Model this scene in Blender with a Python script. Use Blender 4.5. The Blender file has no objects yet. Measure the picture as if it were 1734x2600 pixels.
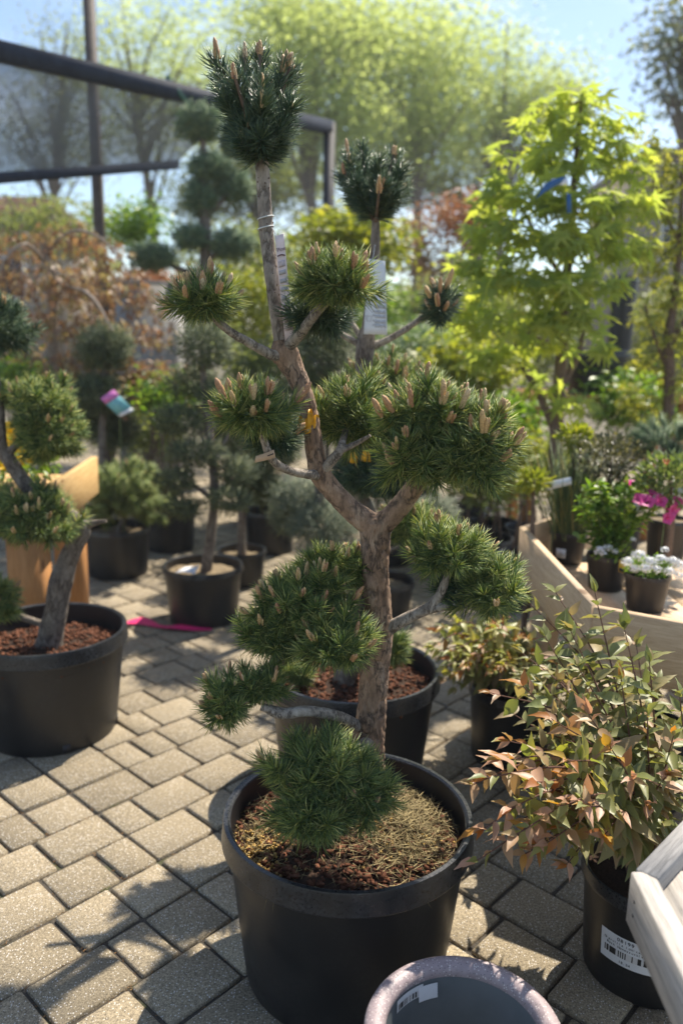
import bpy, math, random
import numpy as np
from mathutils import Vector, Matrix, noise

random.seed(7)
rng = np.random.default_rng(11)
SC = bpy.context.scene
COL = SC.collection

# ------------------------------------------------------------------ camera, sky, sun, exposure
CAM_H = 1.41
PITCH = math.radians(12.317)
ROLL = math.radians(1.239)
F_PX = 2040.0                      # focal length for a frame 1734 x 2600
cam = bpy.data.cameras.new('camera')
cam_o = bpy.data.objects.new('camera', cam)
COL.objects.link(cam_o)
cam.sensor_fit = 'VERTICAL'
cam.sensor_height = 36.0
cam.sensor_width = 24.0
cam.lens = 36.0 * F_PX / 2600.0
cam.clip_start = 0.05
cam.clip_end = 600.0
cam.dof.use_dof = True
cam.dof.focus_distance = 1.62
cam.dof.aperture_fstop = 2.1
cam_o.matrix_world = (Matrix.Translation((0, 0, CAM_H)) @ Matrix.Rotation(math.pi / 2 - PITCH, 4, 'X')
                      @ Matrix.Rotation(ROLL, 4, 'Z'))
SC.camera = cam_o

SUN = Vector((0.417, 0.52, 1.0)).normalized()          # towards the sun: high, beyond the trees, to the right
SUN_EL = math.asin(SUN.z)
SUN_AZ = math.atan2(SUN.x, SUN.y)
world = bpy.data.worlds.new('World')
SC.world = world
world.use_nodes = True
wn, wl = world.node_tree.nodes, world.node_tree.links
wn.clear()
w_out = wn.new('ShaderNodeOutputWorld')
w_bg = wn.new('ShaderNodeBackground')
w_sky = wn.new('ShaderNodeTexSky')
w_sky.sky_type = 'NISHITA'
w_sky.sun_disc = False
w_sky.sun_elevation = SUN_EL
w_sky.sun_rotation = SUN_AZ
w_sky.air_density = 1.0
w_sky.dust_density = 0.6
w_sky.ozone_density = 1.6
w_bg.inputs['Strength'].default_value = 0.112
# thin high cloud: one even noise over the whole dome
w_tc = wn.new('ShaderNodeTexCoord')
w_map = wn.new('ShaderNodeMapping')
w_map.inputs['Scale'].default_value = (1.6, 1.6, 4.5)
w_nz = wn.new('ShaderNodeTexNoise')
w_nz.inputs['Scale'].default_value = 2.2
w_nz.inputs['Detail'].default_value = 7
w_nz.inputs['Roughness'].default_value = 0.6
w_rp = wn.new('ShaderNodeValToRGB')
w_rp.color_ramp.elements[0].position = 0.50
w_rp.color_ramp.elements[0].color = (0, 0, 0, 1)
w_rp.color_ramp.elements[1].position = 0.80
w_rp.color_ramp.elements[1].color = (0.55, 0.55, 0.55, 1)
w_mx = wn.new('ShaderNodeMixRGB')
w_mx.inputs['Color2'].default_value = (8.5, 8.8, 9.2, 1)
wl.new(w_tc.outputs['Generated'], w_map.inputs['Vector'])
wl.new(w_map.outputs['Vector'], w_nz.inputs['Vector'])
wl.new(w_nz.outputs['Fac'], w_rp.inputs['Fac'])
wl.new(w_rp.outputs['Color'], w_mx.inputs['Fac'])
wl.new(w_sky.outputs['Color'], w_mx.inputs['Color1'])
wl.new(w_mx.outputs['Color'], w_bg.inputs['Color'])
wl.new(w_bg.outputs['Background'], w_out.inputs['Surface'])

sun = bpy.data.lights.new('sun', 'SUN')
sun.energy = 5.0
sun.angle = math.radians(0.53)
sun.color = (1.0, 0.91, 0.78)
sun_o = bpy.data.objects.new('sun', sun)
COL.objects.link(sun_o)
sun_o.rotation_euler = SUN.to_track_quat('Z', 'Y').to_euler()
sun_o.location = (3, 4, 8)

SC.view_settings.view_transform = 'Standard'
SC.view_settings.look = 'None'
SC.view_settings.exposure = 0.86
SC.view_settings.gamma = 1.0
SC.view_settings.use_curve_mapping = False
SC.render.engine = 'CYCLES'
SC.cycles.use_denoising = True
SC.cycles.max_bounces = 8
SC.cycles.transparent_max_bounces = 12
SC.cycles.sample_clamp_indirect = 8.0

# ------------------------------------------------------------------ measuring: a point of the photo at a distance
CP, SP, CR, SR = math.cos(PITCH), math.sin(PITCH), math.cos(ROLL), math.sin(ROLL)
K = 1734.0 / 1568.0


def ray(x, y):
    a, b = x * K - 867.0, 1300.0 - y * K
    a, b = CR * a - SR * b, SR * a + CR * b
    return Vector((a, F_PX * CP + b * SP, -F_PX * SP + b * CP))


def at(x, y, Y):
    d = ray(x, y)
    t = Y / d.y
    return Vector((d.x * t, Y, CAM_H + d.z * t))


def gz(x, y, z=0.0):
    d = ray(x, y)
    t = (z - CAM_H) / d.z
    return Vector((d.x * t, d.y * t, z))


def pxm(Y):
    """metres per photo pixel (1568 wide) at distance Y"""
    return K * Y / F_PX


# ------------------------------------------------------------------ materials
MATS = {}


def nodes_of(name):
    m = bpy.data.materials.new(name)
    m.use_nodes = True
    nt = m.node_tree
    b = nt.nodes['Principled BSDF']
    MATS[name] = m
    return m, nt, b


def N(nt, kind, **kw):
    n = nt.nodes.new(kind)
    for k, v in kw.items():
        if k in n.inputs:
            n.inputs[k].default_value = v
        else:
            setattr(n, k, v)
    return n


def ramp(nt, fac, stops, interp='LINEAR'):
    r = nt.nodes.new('ShaderNodeValToRGB')
    r.color_ramp.interpolation = interp
    el = r.color_ramp.elements
    while len(el) < len(stops):
        el.new(0.5)
    for e, (p, c) in zip(el, stops):
        e.position = p
        e.color = (*c, 1.0) if len(c) == 3 else c
    nt.links.new(fac, r.inputs['Fac'])
    return r.outputs['Color']


def noise_tex(nt, scale, detail=4, rough=0.6, vec=None, out='Fac'):
    n = N(nt, 'ShaderNodeTexNoise')
    n.inputs['Scale'].default_value = scale
    n.inputs['Detail'].default_value = detail
    n.inputs['Roughness'].default_value = rough
    if vec is None:
        vec = nt.nodes.new('ShaderNodeNewGeometry').outputs['Position']
    nt.links.new(vec, n.inputs['Vector'])
    return n.outputs[out]


def mixc(nt, fac, a, b, mode='MIX'):
    m = nt.nodes.new('ShaderNodeMixRGB')
    m.blend_type = mode
    for s, v in (('Fac', fac), ('Color1', a), ('Color2', b)):
        if isinstance(v, (int, float)):
            m.inputs[s].default_value = v if s == 'Fac' else (v, v, v, 1)
        elif isinstance(v, tuple):
            m.inputs[s].default_value = (*v, 1)
        else:
            nt.links.new(v, m.inputs[s])
    return m.outputs['Color']


def math_n(nt, op, a, b=None):
    m = nt.nodes.new('ShaderNodeMath')
    m.operation = op
    for i, v in enumerate((a, b)):
        if v is None:
            continue
        if isinstance(v, (int, float)):
            m.inputs[i].default_value = v
        else:
            nt.links.new(v, m.inputs[i])
    return m.outputs[0]


def bump(nt, b, height, strength=0.4, dist=0.002):
    n = nt.nodes.new('ShaderNodeBump')
    n.inputs['Strength'].default_value = strength
    n.inputs['Distance'].default_value = dist
    nt.links.new(height, n.inputs['Height'])
    nt.links.new(n.outputs['Normal'], b.inputs['Normal'])


def leafy(name, stops, trans=0.35, rough=0.45, tint=(1.25, 1.25, 0.55), island=True, spec=0.5, noise_scale=None):
    """foliage: colour picked per leaf, some light passes through"""
    m, nt, b = nodes_of(name)
    geo = nt.nodes.new('ShaderNodeNewGeometry')
    if island:
        fac = geo.outputs['Random Per Island']
    else:
        fac = nt.nodes.new('ShaderNodeObjectInfo').outputs['Random']
    if noise_scale:
        nz = noise_tex(nt, noise_scale, 3)
        fac = math_n(nt, 'ADD', math_n(nt, 'MULTIPLY', fac, 0.55), math_n(nt, 'MULTIPLY', nz, 0.45))
    c = ramp(nt, fac, stops)
    nt.links.new(c, b.inputs['Base Color'])
    b.inputs['Roughness'].default_value = rough
    b.inputs['Specular IOR Level'].default_value = spec
    if trans > 0:
        tr = nt.nodes.new('ShaderNodeBsdfTranslucent')
        nt.links.new(mixc(nt, 1.0, c, tint, 'MULTIPLY'), tr.inputs['Color'])
        mx = nt.nodes.new('ShaderNodeMixShader')
        mx.inputs['Fac'].default_value = trans
        nt.links.new(b.outputs[0], mx.inputs[1])
        nt.links.new(tr.outputs[0], mx.inputs[2])
        nt.links.new(mx.outputs[0], nt.nodes['Material Output'].inputs['Surface'])
    return m


# pine needles: dark blue-green to yellow-green
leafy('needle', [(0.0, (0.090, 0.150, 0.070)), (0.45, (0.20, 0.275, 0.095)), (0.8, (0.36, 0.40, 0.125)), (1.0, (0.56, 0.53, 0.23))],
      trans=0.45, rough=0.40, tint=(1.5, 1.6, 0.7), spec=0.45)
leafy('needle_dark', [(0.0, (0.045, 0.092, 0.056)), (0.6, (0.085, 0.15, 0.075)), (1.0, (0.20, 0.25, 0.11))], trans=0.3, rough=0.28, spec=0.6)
leafy('juniper_dark', [(0.0, (0.060, 0.095, 0.048)), (0.6, (0.125, 0.165, 0.072)), (1.0, (0.28, 0.29, 0.125))], trans=0.3, rough=0.5)
leafy('juniper_blue', [(0.0, (0.10, 0.175, 0.10)), (0.6, (0.18, 0.27, 0.145)), (1.0, (0.34, 0.41, 0.22))], trans=0.35, rough=0.5)
leafy('juniper_grey', [(0.0, (0.12, 0.16, 0.11)), (0.6, (0.21, 0.25, 0.165)), (1.0, (0.36, 0.38, 0.25))], trans=0.3, rough=0.5)
leafy('golden', [(0.0, (0.16, 0.20, 0.03)), (0.6, (0.28, 0.32, 0.04)), (1.0, (0.42, 0.40, 0.06))], trans=0.5)
leafy('maple_lime', [(0.0, (0.24, 0.33, 0.12)), (0.55, (0.36, 0.43, 0.13)), (1.0, (0.52, 0.52, 0.12))], trans=0.62, rough=0.65, spec=0.25, tint=(1.5, 1.45, 0.6), noise_scale=3.0)
leafy('maple_pale', [(0.0, (0.17, 0.21, 0.05)), (0.55, (0.26, 0.29, 0.08)), (1.0, (0.36, 0.35, 0.10))], trans=0.45, rough=0.65, spec=0.25, tint=(1.7, 1.6, 0.5))
leafy('maple_orange', [(0.0, (0.19, 0.10, 0.06)), (0.4, (0.30, 0.19, 0.115)), (0.75, (0.35, 0.26, 0.13)), (1.0, (0.30, 0.28, 0.12))], trans=0.4, rough=0.5, tint=(1.3, 1.1, 0.7))
leafy('barberry', [(0.0, (0.29, 0.13, 0.075)), (0.6, (0.36, 0.19, 0.105)), (1.0, (0.33, 0.25, 0.13))], trans=0.35, tint=(1.3, 1.0, 0.6))
leafy('spring_leaf', [(0.0, (0.29, 0.36, 0.13)), (0.5, (0.38, 0.44, 0.18)), (1.0, (0.48, 0.52, 0.26))], trans=0.66, rough=0.6, tint=(1.4, 1.4, 0.95), noise_scale=0.6)
leafy('wood_leaf', [(0.0, (0.12, 0.155, 0.065)), (0.5, (0.20, 0.235, 0.105)), (1.0, (0.30, 0.32, 0.16))], trans=0.58, rough=0.5, noise_scale=0.5)
leafy('fresh_leaf', [(0.0, (0.09, 0.17, 0.03)), (0.6, (0.17, 0.27, 0.045)), (1.0, (0.28, 0.36, 0.09))], trans=0.42, rough=0.4, tint=(1.6, 1.7, 0.4))
leafy('box_leaf', [(0.0, (0.045, 0.055, 0.03)), (0.5, (0.10, 0.105, 0.055)), (1.0, (0.28, 0.25, 0.14))], trans=0.2, rough=0.45)
leafy('box_herb', [(0.0, (0.10, 0.15, 0.05)), (0.6, (0.17, 0.23, 0.08)), (1.0, (0.30, 0.34, 0.16))], trans=0.35)
leafy('bush_green', [(0.0, (0.20, 0.235, 0.085)), (0.5, (0.28, 0.295, 0.115)), (1.0, (0.36, 0.34, 0.165))], trans=0.45, rough=0.42, island=False, tint=(1.5, 1.45, 0.55))
leafy('bush_bronze', [(0.0, (0.34, 0.25, 0.11)), (0.5, (0.44, 0.27, 0.15)), (1.0, (0.55, 0.34, 0.235))], trans=0.34, rough=0.45, island=False, tint=(1.35, 1.05, 0.7))
leafy('bush_orange', [(0.0, (0.36, 0.14, 0.045)), (0.5, (0.42, 0.21, 0.05)), (1.0, (0.42, 0.30, 0.05))], trans=0.42, rough=0.42, island=False, tint=(1.5, 1.1, 0.4))
leafy('bush_lime', [(0.0, (0.24, 0.28, 0.07)), (0.5, (0.36, 0.36, 0.11)), (1.0, (0.52, 0.47, 0.22))], trans=0.4, rough=0.42, island=False, tint=(1.5, 1.4, 0.5))
leafy('bush_mass', [(0.0, (0.18, 0.21, 0.075)), (0.5, (0.26, 0.27, 0.10)), (0.8, (0.34, 0.28, 0.14)), (1.0, (0.42, 0.29, 0.19))], trans=0.35, rough=0.45)
leafy('reed', [(0.0, (0.12, 0.19, 0.08)), (0.7, (0.21, 0.28, 0.11)), (1.0, (0.52, 0.42, 0.14))], trans=0.4)
leafy('petal_pink', [(0.0, (0.55, 0.05, 0.24)), (1.0, (0.62, 0.09, 0.33))], trans=0.4, tint=(1.2, 1.0, 1.1))
leafy('petal_white', [(0.0, (0.72, 0.74, 0.76)), (1.0, (0.80, 0.80, 0.80))], trans=0.25, tint=(1, 1, 1))
leafy('petal_yellow', [(0.0, (0.66, 0.42, 0.01)), (1.0, (0.78, 0.56, 0.02))], trans=0.35, tint=(1.1, 1.0, 0.5))
leafy('petal_orange', [(0.0, (0.60, 0.14, 0.06)), (1.0, (0.66, 0.22, 0.08))], trans=0.35, tint=(1.1, 1.0, 0.6))


def mk_candle():
    m, nt, b = nodes_of('candle')
    r = nt.nodes.new('ShaderNodeObjectInfo').outputs['Random']
    base = ramp(nt, r, [(0, (0.42, 0.22, 0.115)), (0.3, (0.52, 0.32, 0.155)), (0.7, (0.58, 0.41, 0.18)), (1, (0.66, 0.52, 0.32))])
    nz = noise_tex(nt, 420, 3)
    nt.links.new(mixc(nt, 0.55, base, ramp(nt, nz, [(0.35, (0.35, 0.25, 0.2)), (0.65, (1.25, 1.2, 1.1))]), 'MULTIPLY'), b.inputs['Base Color'])
    b.inputs['Roughness'].default_value = 0.6
    bump(nt, b, nz, 0.6, 0.002)


def mk_bark(name, lo, mid, hi, scale=1.0, crack=(0.055, 0.038, 0.028)):
    m, nt, b = nodes_of(name)
    pos = nt.nodes.new('ShaderNodeNewGeometry').outputs['Position']
    mp = N(nt, 'ShaderNodeMapping')
    mp.inputs['Scale'].default_value = (1, 1, 0.38)
    nt.links.new(pos, mp.inputs['Vector'])
    v = mp.outputs['Vector']
    wob = noise_tex(nt, 55 * scale, 4, 0.6, v, 'Color')
    vv = mixc(nt, 0.035, v, wob, 'ADD')
    vor = N(nt, 'ShaderNodeTexVoronoi', feature='DISTANCE_TO_EDGE')
    vor.inputs['Scale'].default_value = 46 * scale
    nt.links.new(vv, vor.inputs['Vector'])
    n1 = noise_tex(nt, 38 * scale, 6, 0.65, v)
    n2 = noise_tex(nt, 230 * scale, 4, 0.7, v)
    col = ramp(nt, n1, [(0.3, lo), (0.52, mid), (0.72, hi)])
    col = mixc(nt, 0.5, col, ramp(nt, n2, [(0.3, (0.45, 0.42, 0.4)), (0.7, (1.3, 1.3, 1.3))]), 'MULTIPLY')
    edge = ramp(nt, vor.outputs['Distance'], [(0.0, (0.1, 0.1, 0.1)), (0.16, (1, 1, 1))])
    gaps = ramp(nt, noise_tex(nt, 20 * scale, 2), [(0.42, (0, 0, 0)), (0.58, (1, 1, 1))])
    mask = mixc(nt, 1.0, edge, gaps, 'LIGHTEN')
    col = mixc(nt, mask, crack, col)
    nt.links.new(col, b.inputs['Base Color'])
    b.inputs['Roughness'].default_value = 0.85
    h = mixc(nt, 0.35, mask, n2)
    bump(nt, b, h, 0.8, 0.004)


def mk_plastic():
    m, nt, b = nodes_of('pot_plastic')
    n1 = noise_tex(nt, 9, 6, 0.7)
    n2 = noise_tex(nt, 120, 4, 0.7)
    dust = math_n(nt, 'MULTIPLY', ramp(nt, n1, [(0.45, (0, 0, 0)), (0.75, (1, 1, 1))]), ramp(nt, n2, [(0.4, (0, 0, 0)), (0.7, (1, 1, 1))]))
    nt.links.new(mixc(nt, dust, (0.0085, 0.009, 0.0105), (0.034, 0.032, 0.030)), b.inputs['Base Color'])
    nt.links.new(ramp(nt, n1, [(0.3, (0.30, 0.30, 0.30)), (0.7, (0.52, 0.52, 0.52))]), b.inputs['Roughness'])
    b.inputs['Specular IOR Level'].default_value = 0.5
    bump(nt, b, n2, 0.05, 0.002)
    m, nt, b = nodes_of('pot_rim')
    n1 = noise_tex(nt, 14, 6, 0.7)
    n2 = noise_tex(nt, 160, 4, 0.75)
    dust = math_n(nt, 'MULTIPLY', ramp(nt, n1, [(0.40, (0, 0, 0)), (0.7, (1, 1, 1))]), ramp(nt, n2, [(0.42, (0, 0, 0)), (0.66, (1, 1, 1))]))
    nt.links.new(mixc(nt, math_n(nt, 'MULTIPLY', dust, 0.45), (0.012, 0.0135, 0.016), (0.14, 0.145, 0.15)), b.inputs['Base Color'])  # dust patches, their blue-grey colour also paints in the sky's reflection on the rim
    nt.links.new(ramp(nt, n2, [(0.3, (0.22, 0.22, 0.22)), (0.7, (0.42, 0.42, 0.42))]), b.inputs['Roughness'])
    bump(nt, b, n2, 0.08, 0.002)


def mk_paver():
    m, nt, b = nodes_of('paver')
    geo = nt.nodes.new('ShaderNodeNewGeometry')
    pos = geo.outputs['Position']
    oi = nt.nodes.new('ShaderNodeObjectInfo')
    rnd = math_n(nt, 'FRACT', math_n(nt, 'ADD', oi.outputs['Random'], geo.outputs['Random Per Island']))
    base = ramp(nt, rnd, [(0, (0.21, 0.174, 0.118)), (0.5, (0.25, 0.207, 0.14)), (1, (0.295, 0.244, 0.165))])
    fine = noise_tex(nt, 210, 4, 0.85, pos)
    col = mixc(nt, 0.8, base, ramp(nt, fine, [(0.36, (0.30, 0.29, 0.27)), (0.5, (1.0, 1.0, 1.0)), (0.64, (1.75, 1.75, 1.72))]), 'MULTIPLY')
    vor = N(nt, 'ShaderNodeTexVoronoi')
    vor.inputs['Scale'].default_value = 190
    nt.links.new(pos, vor.inputs['Vector'])
    speck = math_n(nt, 'MULTIPLY', math_n(nt, 'LESS_THAN', vor.outputs['Distance'], 0.30),
                   math_n(nt, 'GREATER_THAN', N2(nt, vor.outputs['Color']), 0.66))
    col = mixc(nt, math_n(nt, 'MULTIPLY', speck, 0.8), col, (0.66, 0.63, 0.58))
    speck2 = math_n(nt, 'MULTIPLY', math_n(nt, 'LESS_THAN', vor.outputs['Distance'], 0.33),
                    math_n(nt, 'LESS_THAN', N2(nt, vor.outputs['Color']), 0.16))
    col = mixc(nt, math_n(nt, 'MULTIPLY', speck2, 0.6), col, (0.10, 0.09, 0.08))
    stain = noise_tex(nt, 3.2, 5, 0.6, pos)
    col = mixc(nt, 0.45, col, ramp(nt, stain, [(0.35, (0.72, 0.72, 0.72)), (0.6, (1.05, 1.05, 1.05))]), 'MULTIPLY')
    nt.links.new(col, b.inputs['Base Color'])
    b.inputs['Roughness'].default_value = 0.85
    b.inputs['Specular IOR Level'].default_value = 0.25
    bump(nt, b, fine, 0.5, 0.002)


def N2(nt, color):
    s = nt.nodes.new('ShaderNodeSeparateColor')
    nt.links.new(color, s.inputs[0])
    return s.outputs[0]


def mk_ground():
    m, nt, b = nodes_of('joint_sand')
    n1 = noise_tex(nt, 300, 4, 0.8)
    n2 = noise_tex(nt, 9, 4, 0.6)
    c = ramp(nt, n1, [(0.3, (0.025, 0.022, 0.018)), (0.55, (0.075, 0.063, 0.048)), (0.75, (0.19, 0.16, 0.12))])
    c = mixc(nt, ramp(nt, n2, [(0.56, (0, 0, 0)), (0.70, (0.8, 0.8, 0.8))]), c, (0.075, 0.082, 0.03))
    nt.links.new(c, b.inputs['Base Color'])
    b.inputs['Roughness'].default_value = 0.95
    bump(nt, b, n1, 0.9, 0.004)
    m, nt, b = nodes_of('earth')
    n1 = noise_tex(nt, 4, 8, 0.7)
    c = ramp(nt, n1, [(0.3, (0.055, 0.042, 0.030)), (0.5, (0.12, 0.10, 0.07)), (0.7, (0.10, 0.115, 0.05))])
    nt.links.new(c, b.inputs['Base Color'])
    b.inputs['Roughness'].default_value = 0.95


def mk_simple(name, col, rough=0.6, var=0.25, scale=60, spec=0.4, island=False, metal=0.0, bmp=0.0):
    m, nt, b = nodes_of(name)
    nz = noise_tex(nt, scale, 5, 0.65)
    lo = tuple(c * (1 - var) for c in col)
    hi = tuple(min(1, c * (1 + var)) for c in col)
    c = ramp(nt, nz, [(0.3, lo), (0.7, hi)])
    if island:
        r = nt.nodes.new('ShaderNodeNewGeometry').outputs['Random Per Island']
        c = mixc(nt, 0.7, c, ramp(nt, r, [(0, (0.45, 0.4, 0.38)), (1, (1.5, 1.45, 1.4))]), 'MULTIPLY')
    nt.links.new(c, b.inputs['Base Color'])
    b.inputs['Roughness'].default_value = rough
    b.inputs['Specular IOR Level'].default_value = spec
    b.inputs['Metallic'].default_value = metal
    if bmp:
        bump(nt, b, nz, bmp, 0.002)
    return m


def mk_wood(name, lo, hi, grain=(0.30, 0.18, 0.09), knots=True, rough=0.7):
    m, nt, b = nodes_of(name)
    tc = nt.nodes.new('ShaderNodeTexCoord')
    oi = nt.nodes.new('ShaderNodeObjectInfo')
    off = nt.nodes.new('ShaderNodeVectorMath')
    off.operation = 'ADD'
    comb = nt.nodes.new('ShaderNodeCombineXYZ')
    k = math_n(nt, 'MULTIPLY', oi.outputs['Random'], 37.0)
    for i in range(3):
        nt.links.new(k, comb.inputs[i])
    nt.links.new(tc.outputs['Object'], off.inputs[0])
    nt.links.new(comb.outputs[0], off.inputs[1])
    mp = N(nt, 'ShaderNodeMapping')
    mp.inputs['Scale'].default_value = (1.2, 14, 14)
    nt.links.new(off.outputs[0], mp.inputs['Vector'])
    n1 = noise_tex(nt, 6, 6, 0.65, mp.outputs[0])
    n2 = noise_tex(nt, 22, 4, 0.6, mp.outputs[0])
    c = ramp(nt, n1, [(0.32, lo), (0.68, hi)])
    line = ramp(nt, n2, [(0.50, (0, 0, 0)), (0.66, (1, 1, 1))])
    c = mixc(nt, math_n(nt, 'MULTIPLY', N2(nt, line), 0.32), c, grain)
    if knots:
        mk = N(nt, 'ShaderNodeMapping')
        mk.inputs['Scale'].default_value = (3.0, 6.5, 6.5)
        nt.links.new(off.outputs[0], mk.inputs['Vector'])
        vor = N(nt, 'ShaderNodeTexVoronoi')
        vor.inputs['Scale'].default_value = 1.3
        nt.links.new(mk.outputs[0], vor.inputs['Vector'])
        kn = ramp(nt, vor.outputs['Distance'], [(0.08, (1, 1, 1)), (0.14, (0, 0, 0))])
        c = mixc(nt, math_n(nt, 'MULTIPLY', N2(nt, kn), 0.75), c, tuple(g * 0.55 for g in grain))
    nt.links.new(c, b.inputs['Base Color'])
    b.inputs['Roughness'].default_value = rough
    b.inputs['Specular IOR Level'].default_value = 0.3
    bump(nt, b, n2, 0.25, 0.002)


def mk_print(name, paper, ink, kind):
    """flat print on a tag: kind 'lines' or 'barcode' or 'plain' """
    m, nt, b = nodes_of(name)
    uv = nt.nodes.new('ShaderNodeTexCoord').outputs['UV']
    sx = nt.nodes.new('ShaderNodeSeparateXYZ')
    nt.links.new(uv, sx.inputs[0])
    u, v = sx.outputs[0], sx.outputs[1]
    wn_ = nt.nodes.new('ShaderNodeTexWhiteNoise')
    wn_.noise_dimensions = '1D'
    if kind == 'barcode':
        nt.links.new(math_n(nt, 'FLOOR', math_n(nt, 'MULTIPLY', u, 44.0)), wn_.inputs['W'])
        mask = math_n(nt, 'GREATER_THAN', wn_.outputs['Value'], 0.48)
    elif kind == 'lines':
        row = math_n(nt, 'MULTIPLY', v, 9.0)
        inrow = math_n(nt, 'LESS_THAN', math_n(nt, 'FRACT', row), 0.42)
        nt.links.new(math_n(nt, 'ADD', math_n(nt, 'FLOOR', math_n(nt, 'MULTIPLY', u, 26.0)), math_n(nt, 'MULTIPLY', math_n(nt, 'FLOOR', row), 71.0)), wn_.inputs['W'])
        mask = math_n(nt, 'MULTIPLY', inrow, math_n(nt, 'GREATER_THAN', wn_.outputs['Value'], 0.25))
    else:
        mask = None
    base = ramp(nt, noise_tex(nt, 70, 4), [(0.3, tuple(c * 0.9 for c in paper)), (0.7, paper)])
    if mask is not None:
        base = mixc(nt, mask, base, ink)
    nt.links.new(base, b.inputs['Base Color'])
    b.inputs['Roughness'].default_value = 0.55


mk_candle()
mk_bark('bark_main', (0.19, 0.115, 0.07), (0.33, 0.215, 0.138), (0.47, 0.345, 0.24), 1.15)
mk_bark('bark_branch', (0.22, 0.18, 0.14), (0.36, 0.31, 0.25), (0.52, 0.46, 0.39), 1.8, (0.07, 0.05, 0.035))
mk_bark('bark_leader', (0.21, 0.175, 0.14), (0.32, 0.275, 0.225), (0.43, 0.38, 0.32), 1.0, (0.08, 0.06, 0.045))
mk_bark('bark_dark', (0.12, 0.095, 0.075), (0.20, 0.165, 0.13), (0.30, 0.26, 0.21), 1.2)
mk_plastic()
mk_paver()
mk_ground()
mk_simple('mulch', (0.115, 0.048, 0.026), 0.9, 0.45, 90, 0.2, True)
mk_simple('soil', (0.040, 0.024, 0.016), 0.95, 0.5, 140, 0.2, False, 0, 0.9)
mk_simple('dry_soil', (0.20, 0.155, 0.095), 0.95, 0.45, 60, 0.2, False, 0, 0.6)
mk_simple('dry_needle', (0.25, 0.205, 0.10), 0.7, 0.3, 30, 0.3, True)
mk_simple('pellet', (0.36, 0.235, 0.065), 0.5, 0.3, 50, 0.4, True)
mk_simple('yellow_tape', (0.72, 0.36, 0.015), 0.45, 0.12, 50)
mk_simple('pink_ribbon', (0.66, 0.030, 0.16), 0.45, 0.12, 30)
mk_simple('white_cord', (0.62, 0.62, 0.60), 0.6, 0.1, 40)
mk_simple('steel', (0.085, 0.065, 0.055), 0.65, 0.35, 20, 0.4)
mk_simple('black_steel', (0.014, 0.017, 0.026), 0.5, 0.3, 12, 0.4)
mk_simple('net_band', (0.020, 0.028, 0.045), 0.8, 0.3, 12, 0.3)
mk_simple('green_strap', (0.05, 0.13, 0.10), 0.6, 0.2, 12, 0.3)
mk_simple('roof_brown', (0.26, 0.125, 0.075), 0.85, 0.3, 8, 0.2)
mk_simple('house_wall', (0.30, 0.26, 0.22), 0.85, 0.2, 8, 0.2)
mk_simple('grey_stone', (0.30, 0.29, 0.28), 0.85, 0.25, 8, 0.2)
mk_simple('dark_glass', (0.03, 0.035, 0.04), 0.2, 0.2, 8)
mk_simple('twig', (0.14, 0.10, 0.075), 0.8, 0.3, 60, 0.2)
mk_simple('pale_twig', (0.27, 0.22, 0.175), 0.8, 0.3, 60, 0.2)
mk_simple('stem_red', (0.13, 0.065, 0.045), 0.6, 0.3, 60, 0.3)
mk_simple('stem_green', (0.12, 0.16, 0.06), 0.6, 0.3, 60, 0.3)
mk_simple('tag_white', (0.70, 0.72, 0.74), 0.5, 0.05, 40)
mk_simple('tag_pink', (0.76, 0.62, 0.60), 0.55, 0.08, 40)
mk_simple('tag_tan', (0.50, 0.34, 0.21), 0.6, 0.15, 60)
mk_simple('tag_teal', (0.16, 0.42, 0.46), 0.5, 0.35, 70)
mk_simple('tag_magenta', (0.55, 0.17, 0.45), 0.5, 0.15, 70)
mk_simple('tag_blue', (0.03, 0.11, 0.26), 0.5, 0.15, 70)
mk_simple('tag_yellow', (0.62, 0.42, 0.04), 0.5, 0.15, 70)
mk_simple('ink', (0.02, 0.02, 0.025), 0.6, 0.05, 40)
mk_simple('ink_brown', (0.10, 0.04, 0.045), 0.6, 0.05, 40)
mk_simple('print_grey', (0.45, 0.42, 0.42), 0.6, 0.1, 40)
mk_simple('debris', (0.05, 0.045, 0.04), 0.8, 0.3, 90)
mk_simple('leaf_litter', (0.24, 0.14, 0.06), 0.8, 0.3, 90, 0.2, True)
mk_simple('moss', (0.075, 0.10, 0.03), 0.9, 0.3, 90, 0.2, True)
mk_wood('wood_tray', (0.56, 0.39, 0.24), (0.72, 0.55, 0.36), (0.32, 0.17, 0.08))
mk_wood('wood_honey', (0.50, 0.31, 0.12), (0.64, 0.43, 0.19), (0.30, 0.15, 0.05))
mk_wood('wood_post', (0.36, 0.165, 0.055), (0.46, 0.235, 0.09), (0.17, 0.06, 0.02))
mk_wood('wood_grey', (0.29, 0.275, 0.255), (0.54, 0.50, 0.45), (0.09, 0.08, 0.07), True)
mk_print('print_lines', (0.66, 0.68, 0.71), (0.14, 0.15, 0.18), 'lines')
mk_print('print_lines_pink', (0.74, 0.61, 0.59), (0.26, 0.20, 0.21), 'lines')
mk_print('print_barcode', (0.64, 0.64, 0.64), (0.02, 0.02, 0.02), 'barcode')


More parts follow.
